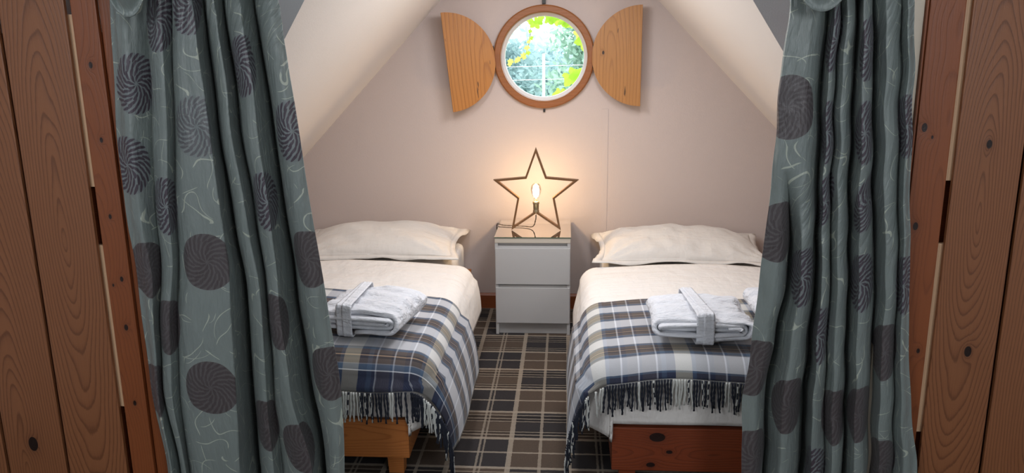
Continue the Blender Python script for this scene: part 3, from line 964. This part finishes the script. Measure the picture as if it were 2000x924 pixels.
bulb = lathe('bulb', [(.011, 0), (.013, .014), (.022, .036), (.0285, .058), (.029, .070), (.024, .088), (.013, .099), (.003, .102)], glass_m, lamp, (0, 0, bz), 24)
prof = [(.003, 0), (.010, .006), (.0165, .02), (.017, .042), (.012, .056), (.003, .06)]
lathe('filament', prof, bulb_m, bulb, (0, 0, bz + .022), 20)
lathe('filament_stem', [(.004, 0), (.003, .02)], M['brass'], bulb, (0, 0, bz), 8)
# twisted flex: down from the socket, over the glass and away behind the cabinet
def smooth_path(pts, n=60):
    pts = np.array(pts, float); k = len(pts)
    t = np.linspace(0, k - 1, n); out = []
    P = np.vstack([2 * pts[0] - pts[1], pts, 2 * pts[-1] - pts[-2]])
    for s in t:
        i = min(int(s), k - 2); u = s - i
        p0, p1, p2, p3 = P[i], P[i + 1], P[i + 2], P[i + 3]
        out.append(.5 * ((2 * p1) + (-p0 + p2) * u + (2 * p0 - 5 * p1 + 4 * p2 - p3) * u * u + (-p0 + 3 * p1 - 3 * p2 + p3) * u ** 3))
    return np.array(out)
cp = smooth_path([(0, .0, .086), (-.003, .012, .055), (-.02, .04, .012), (-.07, .075, .0055), (-.13, .085, .0055), (-.185, .10, .0055), (-.214, .12, .007), (-.226, .15, -.004), (-.229, .19, -.06), (-.230, .225, -.2), (-.230, .23, -.42)], 130)
for ph in (0, math.pi):
    w = np.linspace(0, 75, len(cp)) + ph
    tube('flex', cp + .0016 * np.stack([np.cos(w), np.sin(w), 0.3 * np.sin(w)], 1), .0019, M['flex'], lamp, 5)

# ------------------------------------------------------------------ beds
def drape_point(s, t, L, Wd, zt, R, bulge, foot_push, tuck=False):
    """Cloth laid over a box: s inward-side distance past the inner edge (>0 hangs), t past the foot edge (>0 hangs).
    Returns offsets (out_side, out_foot, z)."""
    def over(a, R, bulge):
        # rounded edge then hanging; a = arc length past the start of the bend
        if a <= 0: return (a, 0.0)
        q = R * math.pi / 2
        if a < q:
            w = a / R
            return (R * math.sin(w), -R * (1 - math.cos(w)))
        h = a - q
        return (R + bulge * math.sin(min(h / .30, 1.0) * math.pi * .62), -R - h)
    if s <= 0 and t <= 0:
        return (s, t, zt)
    if s > 0 and t <= 0:
        o, z = over(s, R, bulge)
        return (o, t, zt + z)
    if t > 0 and s <= 0:
        o, z = over(t, R, foot_push)
        return (s, o, zt + z)
    rho = math.hypot(s, t) if not tuck else max(s, t) + .15 * min(s, t); phi = math.atan2(t, s)
    mixb = bulge * math.cos(phi) ** 2 + foot_push * math.sin(phi) ** 2
    o, z = over(rho, R, mixb)
    kk = 1.0
    if tuck:
        q = min(1.0, t / .16); kk = 1 - q * q * (3 - 2 * q)
    return (o * math.cos(phi) * kk, max(o * math.sin(phi), (1 - kk) * R), zt + z)


def drape(name, side, xin, width, yfoot, length, over_side, over_foot, zt, R, bulge, foot_push, mat, parent=None,
          nu=90, nv=90, wr=None, skew=None, top=None, tuck=False):
    """Cloth of a bed. side = +1 when the inner edge faces +x. xin: where the bend at the inner edge begins. yfoot likewise."""
    S = np.linspace(-width, over_side, nu); T = np.linspace(-length, over_foot, nv)
    P = np.zeros((nv, nu, 3)); UV = np.zeros((nv, nu, 2))
    for j, t in enumerate(T):
        for i, s in enumerate(S):
            t2 = t + (skew(s, t) if skew else 0.0)
            a, b, z = drape_point(s, t2, length, width, zt, R, bulge, foot_push, tuck)
            x = xin + side * a; y = yfoot - b
            w = wr(s, t2) if wr else (0, 0)
            out = 1.0 if z < zt - R * .8 else 0.0
            z2 = z + w[0] * (1 - out) + (top(x, y) if (top and not out) else 0.0)
            if out:
                if s > 0: x += side * w[1]
                if t2 > 0: y -= w[1]
            P[j, i] = (x, y, z2); UV[j, i] = (s, over_foot - t)
    return P, UV


def fringe(name, pts, dirs, parent, light_at, seed, ln=.085, floor_z=0.0):
    """Twisted tassels hanging from a hem: pts (n,3) hem points."""
    g = np.random.default_rng(seed)
    V = []; F = []; mi = []
    for k, p in enumerate(pts):
        L = ln * g.uniform(.82, 1.15)
        sw = g.normal(0, .005, 2); off = dirs[k]
        n = 6
        q = np.linspace(0, 1, n)
        path = np.stack([p[0] + off[0] * .004 + sw[0] * q ** 1.5 + .0012 * np.sin(q * 9 + k), p[1] + off[1] * .009 + sw[1] * .5 * q ** 1.5 - .004 * q, p[2] - L * q], 1)
        path[:, 2] = np.maximum(path[:, 2], floor_z + .006 + .002 * (k % 3))
        lightk = light_at(k, p)
        for strand in range(2):
            tw = q * 16 + strand * math.pi + k
            pp = path + .0018 * np.stack([np.cos(tw), np.sin(tw), 0 * tw], 1)
            v, f = tube_arrays(pp, np.linspace(.0031, .0024, n), 5)
            b = len(V); V += v; F += [tuple(i + b for i in ff) for ff in f]
            col = lightk if strand == 0 or g.random() > .15 else 1 - lightk
            mi += [col] * len(f)
    o = from_data(name, V, F, [M['tassel_dark'], M['tassel_light']], parent, True)
    o.data.polygons.foreach_set('material_index', mi)
    o['kind'] = 'stuff'
    return o


def pillow(label, cx, cy, cz, w, h, th, tilt, rz, seed, group=None):
    """Plump pillow in a flanged case, lying back towards the wall."""
    t = empty('pillow', (cx, cy, cz), rz, label, 'pillow')
    n = 64
    u = np.linspace(-1, 1, n); Ux, Uy = np.meshgrid(u, u)
    wv = Waves(seed, 1.0, 14, (5, 4)); wf = Waves(seed + 5, 1.0, 14, (13, 9))
    parts = []
    ca, sa = math.cos(tilt), math.sin(tilt)
    rows = []
    # outline: sides drawn in a little, corners sharp
    ox = Ux * w / 2 * (1 - .07 * (1 - Uy ** 2) * np.abs(Ux) ** 6) ; oy = Uy * h / 2 * (1 - .10 * (1 - Ux ** 2) * np.abs(Uy) ** 6)
    prof = (1 - np.abs(Ux) ** 2.6) ** .80 * (1 - np.abs(Uy) ** 2.2) ** .80
    edge = np.clip(1 - np.maximum(np.abs(Ux), np.abs(Uy)), 0, 1)
    rad = np.minimum(edge * 6, 1)
    top = th * .74 * prof + .008 * wv(Ux, Uy) * rad + .0045 * wf(Ux, Uy) * rad
    # creases fanning from the corners
    for sx in (-1, 1):
        for sy in (-1, 1):
            dx, dy = Ux - sx, Uy - sy
            d = np.hypot(dx, dy); a = np.arctan2(dy, dx)
            top = top + .007 * np.exp(-(d / .5) ** 2) * np.sin(a * 13 + seed) * np.minimum(d * 5, 1)
    bot = -th * .26 * prof
    V = []; F = []
    for Zg in (top, bot):
        zz = Zg
        x = ox; y = oy * ca - zz * sa; z = oy * sa + zz * ca
        V.append(np.stack([x, y, z], -1).reshape(-1, 3))
    me_v = np.concatenate(V)
    idx = np.arange(n * n).reshape(n, n)
    q = np.stack([idx[:-1, :-1], idx[:-1, 1:], idx[1:, 1:], idx[1:, :-1]], -1).reshape(-1, 4)
    faces = [tuple(r) for r in q] + [tuple(r[::-1] + n * n) for r in q]
    ring = list(idx[0, :-1]) + list(idx[:-1, -1]) + list(idx[-1, :0:-1]) + list(idx[:0:-1, 0])
    for i in range(len(ring)):
        a, b = ring[i], ring[(i + 1) % len(ring)]
        faces.append((b, a, a + n * n, b + n * n))
    zmin = me_v[:, 2].min()
    me_v[:, 2] -= zmin
    o = from_data('cushion', me_v.tolist(), [tuple(int(i) for i in f) for f in faces], M['pillowcase'], t, True)
    # flange of the case, a flat border with pointed corners
    fl = .042
    m = 24; pts = []
    loop = [(-1, -1), (1, -1), (1, 1), (-1, 1)]
    inner = []; outer = []
    for k in range(4):
        (ax, ay), (bx, by) = loop[k], loop[(k + 1) % 4]
        for i in range(m):
            s = i / m
            px, py = ax + (bx - ax) * s, ay + (by - ay) * s
            inner.append((px, py)); e = 1 - (2 * s - 1) ** 2
            outer.append((px, py, e))
    Vv = []
    wfl = Waves(seed + 9, 1.0, 8, (6, 6))
    for ringk in range(3):
        for (px, py, e) in outer:
            g = fl * ringk / 2 * (1.15 - .45 * e)
            xx = px * w / 2 * (1 - .07 * (1 - py ** 2)) * .985 + np.sign(px) * g * (abs(px) > .999)
            yy = py * h / 2 * (1 - .10 * (1 - px ** 2)) * .985 + np.sign(py) * g * (abs(py) > .999)
            zz = .012 * ringk / 2 * float(wfl(px, py)) - .012 * (ringk / 2) ** 2
            Vv.append((xx, yy * ca - zz * sa, yy * sa + zz * ca - zmin))
    nn = len(outer); Ff = []
    for r in range(2):
        for i in range(nn):
            Ff.append((r * nn + i, r * nn + (i + 1) % nn, (r + 1) * nn + (i + 1) % nn, (r + 1) * nn + i))
    fo = from_data('case_flange', Vv, Ff, M['pillowcase'], t, True)
    sm = fo.modifiers.new('thickness', 'SOLIDIFY'); sm.thickness = .003; sm.offset = 0
    return t


def robe(label, x, y, z, rz, W_, D_, H_, seed, mirror=1, belt_x=0.03, group=None):
    """Towelling robe folded into a bundle, ends of the roll to the front, its belt tied across."""
    t = empty('bathrobe', (x, y, z), rz, label, 'bathrobe', group)
    turns = 2.45; pitch = H_ / 2 / (turns + .25)
    n = 150; ny = 26
    th = np.linspace(0, turns * 2 * math.pi, n)
    cen = []
    for a in th:
        r = H_ / 2 - pitch * a / (2 * math.pi) - pitch * .45
        r = max(r, .004)
        ang = -math.pi / 2 + a
        cx = (W_ / 2 - H_ / 2) * (1.0 if math.cos(ang) >= 0 else -1.0)
        k = np.clip(math.cos(ang) * 2.2, -1, 1)
        cx = (W_ / 2 - H_ / 2) * k
        cen.append((mirror * (cx + r * math.cos(ang)), H_ / 2 + r * math.sin(ang)))
    cen = np.array(cen)
    tg = np.gradient(cen, axis=0); tg /= np.linalg.norm(tg, axis=1)[:, None] + 1e-9
    nr = np.stack([tg[:, 1], -tg[:, 0]], 1)
    g = np.random.default_rng(seed)
    wv = Waves(seed, 1.0, 14, (16, 10)); w2 = Waves(seed + 1, 1.0, 14, (30, 55))
    loop = np.concatenate([np.arange(n), np.arange(n)[::-1]])
    sgn = np.concatenate([np.ones(n), -np.ones(n)])
    ys = np.linspace(-D_ / 2, D_ / 2, ny)
    # rounded lips at both open ends
    ys = D_ / 2 * np.sign(ys) * np.sin(np.abs(ys) / (D_ / 2) * math.pi / 2)
    P = np.zeros((ny, 2 * n, 3))
    for j, yy in enumerate(ys):
        e = min(1.0, max(0.0, (D_ / 2 - abs(yy)) / (pitch * .5)))
        half = pitch * .46 * (math.sqrt(max(0.0, 1 - (1 - e) ** 2)) * .9 + .1)
        c2 = cen[loop] + nr[loop] * (sgn * half)[:, None]
        s = th[loop] / 6.283
        jag = .010 * np.sin(s * 9 + seed) * (1 if yy < 0 else -1) * (abs(yy) / (D_ / 2)) ** 4
        X = c2[:, 0]; Zc = c2[:, 1]
        outer = np.clip(1.2 - s, 0, 1)
        bump = (.0095 * wv(X * 1.0, np.full_like(X, yy)) + .0085 * w2(Zc * 1.5 + s * .3, X * .25 + yy * .2)) * outer
        topw = .007 * np.sin(yy * 75 + 5 * X / W_ + seed + 2.5 * np.sin(X * 14)) * (Zc > H_ * .6) * (abs(yy) < D_ * .42)
        taper = 1 - .16 * (abs(yy) / (D_ / 2)) ** 2.5 - .10 * (np.abs(X) / (W_ / 2)) ** 2
        P[j, :, 0] = X * (1 - .03 * math.cos(yy * 9)) + bump * .6
        P[j, :, 1] = yy + jag
        P[j, :, 2] = np.maximum(H_ / 2 + (Zc - H_ / 2) * taper + bump + topw, .0015 + 0.0)
    body = grid('robe_body', P, M['terry'], t, closed_u=True)
    bm = bmesh.new(); bm.from_mesh(body.data)
    rows0 = [bm.verts[i] for i in range(2 * n)] if bm.verts.ensure_lookup_table() is None else None
    last = [bm.verts[(ny - 1) * 2 * n + i] for i in range(2 * n)]
    for row in (rows0, last):
        for i in range(n - 1):
            try: bm.faces.new((row[i], row[i + 1], row[2 * n - 2 - i], row[2 * n - 1 - i]))
            except ValueError: pass
    bmesh.ops.recalc_face_normals(bm, faces=bm.faces)
    bm.to_mesh(body.data); bm.free()
    for p in body.data.polygons: p.use_smooth = True
    # belt: a flat band carried round the bundle front to back
    def band(nm, bx0, bx1, wd, lift):
        L = []
        hy, hz = D_ / 2 + lift, H_ + lift
        rr = .02
        prof = []
        for (cy, cz, a0) in ((hy - rr, hz - rr, 0), (-hy + rr, hz - rr, 90), (-hy + rr, rr - lift * .2, 180), (hy - rr, rr - lift * .2, 270)):
            for a in np.linspace(a0, a0 + 90, 7):
                prof.append((cy + rr * math.cos(math.radians(a)), max(cz + rr * math.sin(math.radians(a)), .001)))
        m = len(prof); Pb = np.zeros((9, m, 3))
        for i, (py, pz) in enumerate(prof):
            f = (hy - py) / (2 * hy)                  # 0 back .. 1 front
            xc = bx0 + (bx1 - bx0) * f
            for k in range(9):
                v = (k / 8 - .5)
                rib = .0011 * math.cos(v * 6 * math.pi)
                Pb[k, i] = (xc + v * wd, py + (rib if abs(py) > hy - rr * .5 else 0) * np.sign(py), pz + (rib if pz > H_ * .5 else 0) + .004 * math.sin(f * 9 + seed))
        Pb[:, :, 2] = np.maximum(Pb[:, :, 2], .001)
        return grid(nm, Pb, M['terry'], t, closed_u=True, thick=.004)
    band('belt', belt_x - .018, belt_x + .012, .040, .0035)
    band('belt', belt_x - .012, belt_x + .034, .036, .0065)
    return t


def bed(side, xin, label, mat, yf=2.50, length=1.90, width=.92, zr0=.075, zr1=.228, leg=.0):
    """Pine bed frame: foot board, rails, head board and legs. xin: inner face; side=+1 when the inner face looks to +x."""
    t = empty('bed_frame', (xin - side * width / 2, yf + length / 2, 0), 0, label, 'bed')
    ox, oy = t.location.x, t.location.y
    hw, hl = width / 2, length / 2
    box('foot_board', (-hw, -hl, zr0), (hw, -hl + .027, zr1), mat, t, .004)
    box('head_board', (-hw, hl - .027, zr0), (hw, hl, zr1 + .02), mat, t, .004)
    for s in (-1, 1):
        box('side_rail', (s * hw - (.024 if s > 0 else 0), -hl + .027, zr0 + .004), (s * hw + (0 if s > 0 else .024), hl - .027, zr1 - .004), mat, t, .003)
        for yy in (-hl + .03, hl - .03 - .06):
            bm = bmesh.new()
            x0 = s * (hw - .026); x1 = s * (hw - .096)
            top = [(x0, yy), (x1, yy), (x1, yy + .06), (x0, yy + .06)]
            k = .012
            bot = [(x0 - s * k * .3, yy + k * .2), (x1 + s * k, yy + k * .2), (x1 + s * k, yy + .06 - k), (x0 - s * k * .3, yy + .06 - k)]
            A = [bm.verts.new((*p, zr1 - .02)) for p in top]; B = [bm.verts.new((*p, 0)) for p in bot]
            bm.faces.new(A); bm.faces.new(B[::-1])
            for i in range(4): bm.faces.new((A[i], B[i], B[(i + 1) % 4], A[(i + 1) % 4]))
            bm_obj('leg', bm, mat, t)
    for k in range(9):
        yy = -hl + .12 + k * (length - .24) / 8
        box('slat', (-hw + .026, yy - .035, zr1 - .03), (hw - .026, yy + .035, zr1 - .014), mat, t, .002)
    return t


def mattress(xc, yf, label, z0, z1, width=.862, length=1.80):
    t = empty('mattress', (xc, yf + length / 2 + .015, z0), 0, label, 'mattress')
    n = 40
    bm = bmesh.new()
    bmesh.ops.create_cube(bm, size=1)
    for v in bm.verts: v.co = Vector((v.co.x * width, v.co.y * length, (v.co.z + .5) * (z1 - z0)))
    bmesh.ops.bevel(bm, geom=list(bm.edges), offset=.045, segments=5, profile=.6, affect='EDGES')
    bm_obj('cover', bm, M['sheet'], t, True)
    hw, hl, r = width / 2 + .001, length / 2 + .001, .05
    pth = []
    for (cx, cy, a0) in ((hw - r, hl - r, 0), (-hw + r, hl - r, 90), (-hw + r, -hl + r, 180), (hw - r, -hl + r, 270)):
        for a in np.linspace(a0, a0 + 90, 6): pth.append((cx + r * math.cos(math.radians(a)), cy + r * math.sin(math.radians(a)), (z1 - z0) * .25))
    pth.append(pth[0])
    tube('piping', pth, .003, M['sheet'], t, 6)
    return t


def dress_bed(side, xin, width, name, zt, plaid, yrear, over_side, hem_foot, seed, labels, light_cols, duvet_foot):
    """Duvet and throw for one bed. xin: inner face of the frame."""
    yf = 2.50
    # --- duvet: tucked at the foot, hanging in a soft roll over the inner side
    w1 = Waves(seed, 1.0, 16, (5, 6)); w2 = Waves(seed + 1, 1.0, 16, (14, 20)); w3 = Waves(seed + 2, 1.0, 10, (3, 9))
    R = .085
    def top_shape(x, y):
        u = (x - (xin - side * width / 2)) / (width / 2)
        return .022 * (1 - min(1, abs(u)) ** 2.5) - .02 * max(0, (3.0 - y) / .5) ** 2 * .6
    wr = lambda s, t: (.007 * float(w1(s, t)) + .0028 * float(w2(s, t)), .010 * float(w3(t * 1.5, s)))
    Ld = 1.17
    P, UV = drape('duvet', side, xin + side * .005, width, yf + .07, Ld, .28, duvet_foot, zt, R, .035, -.012, None, nu=70, nv=100, wr=wr, top=top_shape, tuck=True)
    # the turned-down end thickens into a roll and stays under the pillow
    t = empty('duvet', (xin - side * width / 2, 3.2, .25), 0, labels[0], 'duvet')
    grid('duvet_cover', P - np.array(t.location), M['sheet'], t, UV, thick=.012)
    # --- throw
    Rt = R + .010
    th = empty('throw', (xin - side * width / 2, 2.9, .25), 0, labels[1], 'blanket')
    w4 = Waves(seed + 7, 1.0, 14, (7, 7)); w5 = Waves(seed + 8, 1.0, 10, (4, 16))
    def wrt(s, t):
        base = wr(s, t)
        return (base[0] + .017 + .003 * float(w4(s, t)), base[1] + .026 + .012 * float(w5(t * 1.6, s * 0.3)) * min(1, max(0, (s - .12) / .2)) + .003 * float(w4(s, t)))
    Lt = yrear - (yf + .07)
    sk = lambda s, t: .10 * max(0.0, s) ** 1.0 * (1 if t < 0 else .25) + .012 * math.sin(s * 4 + seed)
    Pt, UVt = drape('throw', side, xin + side * .008, width - .02, yf + .066, Lt, over_side, hem_foot, zt + .004, Rt, .040, .004, None, nu=110, nv=100, wr=wrt, skew=sk, top=top_shape)
    loc = np.array(th.location)
    grid('throw_cloth', Pt - loc, plaid, th, UVt, thick=.005)
    # tassels along the foot hem
    hem = Pt[-1]
    seg = np.linalg.norm(np.diff(hem, axis=0), axis=1); arc = np.concatenate([[0], np.cumsum(seg)])
    wsum = np.concatenate([[0], np.cumsum(np.hypot(np.diff(UVt[-1, :, 0]), 0))])
    n = int(wsum[-1] / .0095)
    q = np.linspace(0, wsum[-1], n)
    pts = np.stack([np.interp(q, wsum, hem[:, k]) for k in range(3)], 1)
    us = np.interp(q, wsum, UVt[-1, :, 0])
    dirs = [(side * 3.0 * min(1, max(0, u) / .1), -1 - 4.0 * min(1, max(0, u) / .1)) for u in us]
    fringe('fringe', pts - loc, dirs, th, lambda k, p: light_cols(us[k]), seed, .100, -loc[2])
    # tassels that rest near the floor keep above it
    return th


def cols_left(u):
    f = ((u + 0.12 + 3.0) / .29) % 1.0
    return 1 if (f < .22 or .57 < f < .61) else 0
def cols_right(u):
    f = ((u + 0.165 + 3.0) / .29) % 1.0
    return 1 if (f < .22 or .57 < f < .61) else 0

BXL, BXR = -.548, .165
bed(+1, BXL, 'low orange pine bed frame with block legs, under the blue plaid throw', M['pineL'], zr0=.078, zr1=.225)
bed(-1, BXR, 'low red-brown wooden bed frame with dark knots, under the grey plaid throw', M['pineR'], zr0=.052, zr1=.215)
mattress(BXL - .46, 2.515, 'white-covered mattress in the orange pine bed frame', .213, .425)
mattress(BXR + .46, 2.515, 'white-covered mattress in the red-brown bed frame', .203, .415)
dress_bed(+1, BXL, .90, 'left', .442, M['plaidL'], 3.20, .37, .135, 21,
          ('white duvet with soft wrinkles spread over the orange pine bed below its pillow', 'blue, brown and white plaid throw with fringe over the orange pine bed'), cols_left, .25)
dress_bed(-1, BXR, .90, 'right', .436, M['plaidR'], 3.13, .37, .125, 43,
          ('smooth white duvet spread over the red-brown bed below its pillow', 'grey, brown and white plaid throw with navy hem and fringe over the red-brown bed'), cols_right, .25)

pillow('white pillow with a pointed flange, on the orange pine bed against the gable wall', -1.005, 4.085, .446, .84, .58, .135, .02, .03, 5)
pillow('white pillow with ironed fold lines, on the red-brown bed against the gable wall', .60, 4.07, .432, .84, .58, .135, .02, -.02, 17)

robe('folded white towelling robe with slanted belt, on the blue plaid throw', -.725, 2.755, .489, -.16, .35, .30, .115, 4, 1, -.06)
robe('folded white towelling robe with rolled layered ends, whole, on the grey plaid throw', .475, 2.74, .487, -.03, .37, .30, .11, 9, 1, -.01)
robe('folded white towelling robe mostly behind the curtain, on the grey plaid throw', .845, 2.86, .487, .05, .33, .28, .105, 13, 1, .02)

# ------------------------------------------------------------------ outside the round window
def leaf_mat(name, a, b):
    t = NT(name)
    n = t.noise(t.coord(), 3.0, 3, .6)
    c = t.mix(n, a, b)
    d = t.n('BsdfDiffuse', {'Color': c}); tr = t.n('BsdfTranslucent', {'Color': c})
    mx = t.n('MixShader', {0: .45, 1: d.outputs[0], 2: tr.outputs[0]})
    t.nt.links.new(mx.outputs[0], t.out.inputs[0])
    return t.mat
M['leafA'] = leaf_mat('blue_green_leaves', (0.26, 0.38, 0.40), (0.52, 0.66, 0.66))
M['leafB'] = leaf_mat('mid_green_leaves', (0.26, 0.42, 0.34), (0.55, 0.70, 0.58))
M['vine'] = leaf_mat('vine_leaves', (0.36, 0.62, 0.05), (0.55, 0.72, 0.10))
M['vine_y'] = leaf_mat('yellow_vine_leaves', (0.62, 0.60, 0.10), (0.75, 0.70, 0.22))
M['bark'] = plain('bark', (0.16, 0.13, 0.10), 0.9, 40, 0.5)
M['concrete'] = plain('pale_post', (0.75, 0.76, 0.74), 0.8, 30, 0.3)
M['turf'] = plain('turf', (0.12, 0.22, 0.06), 0.95, 20, 0.5)
gr = box('ground_outside', (-30, 5.2, -3.1), (30, 45, -3.0), M['turf']); tag(gr, kind='structure')

def tree(label, x, y, top, rx, rz_, n, size, mat, seed):
    g = np.random.default_rng(seed)
    t = empty('tree', (x, y, -3.0), 0, label, 'tree')
    H = top + 3.0; cz = H - rz_
    tr = np.array([(0, 0, 0), (.05, 0, H * .25), (-.03, .05, H * .5), (.04, 0, H * .72), (0, 0, H * .9)])
    tube('trunk', smooth_path(tr, 16), np.linspace(.13, .03, 16), M['bark'], t, 8)
    # leaves gathered in clumps through the crown
    nc = 70
    d = g.normal(size=(nc, 3)); d /= np.linalg.norm(d, axis=1)[:, None]
    C = d * (g.random((nc, 1)) ** .45) * np.array([rx, rx, rz_]) * .86 + np.array([0, 0, cz])
    pick = g.integers(0, nc, n)
    ctr = C[pick] + g.normal(size=(n, 3)) * np.array([.30, .30, .22]) * rx * .55
    a = g.normal(size=(n, 3)); a /= np.linalg.norm(a, axis=1)[:, None]
    b = np.cross(a, g.normal(size=(n, 3))); b /= np.linalg.norm(b, axis=1)[:, None]
    s = size * g.uniform(.7, 1.3, (n, 1))
    V = np.stack([ctr - a * s, ctr + b * s * .45, ctr + a * s, ctr - b * s * .45], 1).reshape(-1, 3)
    me = bpy.data.meshes.new('foliage')
    me.vertices.add(4 * n); me.vertices.foreach_set('co', V.reshape(-1).astype(np.float32))
    me.loops.add(4 * n); me.loops.foreach_set('vertex_index', np.arange(4 * n, dtype=np.int32))
    me.polygons.add(n); me.polygons.foreach_set('loop_start', np.arange(0, 4 * n, 4, dtype=np.int32)); me.polygons.foreach_set('loop_total', np.full(n, 4, dtype=np.int32))
    me.update(calc_edges=True)
    o = link('foliage', me, mat, t); o['kind'] = 'stuff'
    return t
tree('blue-green leafy tree beyond the round window, behind the yellow leaf strand', -2.15, 15.0, 3.2, 1.65, 2.3, 34000, .075, M['leafA'], 1)
tree('mid-green leafy tree beyond the round window, to the right of the pale post', 1.20, 14.0, 3.0, 1.40, 2.2, 34000, .070, M['leafB'], 2)
tree('low pale leafy tree far behind the pale post beyond the round window', -.4, 21.0, 1.85, 2.4, 2.3, 26000, .12, M['leafA'], 3)

post = empty('line_post', (-.322, 11.5, -3.0), 0, 'pale slim post with wires beyond the round window', 'post')
tube('pole', [(0, 0, 0), (0, 0, 1.5), (0, 0, 3.0), (0, 0, 4.449)], .021, M['concrete'], post, 10)
for z, sag, x0, x1 in ((4.327, .05, -4, 4.5), (4.173, .085, -4, 4.5), (3.73, -.02, -4, 4.5)):
    xs_ = np.linspace(x0, x1, 25)
    tube('wire', [(xx, -.04, z - sag * (1 - (xx / 4.5) ** 2) + .03 * xx * (-1 if z < 4 else .6)) for xx in xs_], .0034, M['concrete'], post, 5)

# grape vine round the outside of the window
vine = empty('grape_vine', (WC[0], YB + .36, WC[1]), 0, 'yellow-green vine hanging outside around the round window', 'vine')
def leaf_mesh(nm, lobes, mat, seed):
    g = np.random.default_rng(seed)
    n = 30; V = [(0, 0, 0)]; F = []
    for i in range(n):
        a = -math.pi / 2 + 2 * math.pi * i / n
        k = abs(math.sin((a + math.pi / 2) / 2))
        r = (.34 + .66 * k ** .6) * (1 + .20 * math.cos(lobes * (a - math.pi / 2)) + .06 * math.cos(17 * a)) * .5
        if abs(a + math.pi / 2) < .2: r *= .5
        V.append((r * math.cos(a), .10 * r * math.cos(3 * a) + .12 * r * r, r * math.sin(a)))
    for i in range(n): F.append((0, 1 + i, 1 + (i + 1) % n))
    me = bpy.data.meshes.new(nm); me.from_pydata(V, [], F); me.update(); me.materials.append(mat)
    return me
LM = [leaf_mesh('vine_leaf_a', 5, M['vine'], 1), leaf_mesh('vine_leaf_b', 5, M['vine_y'], 2)]
VL_ = [(-.215, 1.665, .055, 0), (-.185, 1.650, .075, 0), (-.165, 1.668, .07, 0), (-.10, 1.672, .075, 0), (-.075, 1.68, .07, 0), (-.049, 1.665, .075, 0), (-.02, 1.651, .06, 0), (.0, 1.645, .055, 0),
       (.02, 1.64, .06, 0), (.045, 1.655, .055, 1), (.082, 1.585, .075, 1), (.105, 1.545, .11, 0), (.115, 1.60, .08, 0), (.028, 1.337, .125, 0), (.07, 1.345, .10, 0), (.10, 1.36, .07, 0), (-.035, 1.235, .09, 0),
       (-.0, 1.225, .08, 0), (-.213, 1.60, .028, 0), (-.210, 1.56, .030, 0), (-.222, 1.54, .028, 1), (-.232, 1.505, .036, 1), (-.226, 1.475, .03, 0), (-.258, 1.462, .038, 1), (-.250, 1.45, .03, 1),
       (-.287, 1.440, .034, 1), (-.30, 1.428, .028, 1), (-.330, 1.428, .036, 1), (-.338, 1.412, .032, 1)]
for i, (x, z, s, ty) in enumerate(VL_):
    o = bpy.data.objects.new('leaf', LM[ty]); scene.collection.objects.link(o); o.parent = vine
    o.location = (x - WC[0], random.uniform(-.03, .03), z - WC[1]); s *= 1.05
    o.scale = (s, s, s); o.rotation_euler = (random.uniform(-.4, .4), random.uniform(-.6, .6) + math.pi * (1 if z > 1.5 else .9), random.uniform(-.5, .5))
for pth in ([(-.30, 1.72), (-.21, 1.68), (-.213, 1.60), (-.222, 1.53), (-.25, 1.455), (-.30, 1.43), (-.345, 1.41)], [(-.30, 1.74), (-.15, 1.70), (0, 1.68), (.09, 1.64), (.14, 1.5), (.13, 1.36), (.03, 1.25), (-.06, 1.21)]):
    tube('stem', smooth_path([(pth[0][0] - WC[0] + (-.02), -.112, pth[0][1] - WC[1] + .03)] + [(x - WC[0], .02, z - WC[1]) for x, z in pth], 44), .0022, M['bark'], vine, 5)
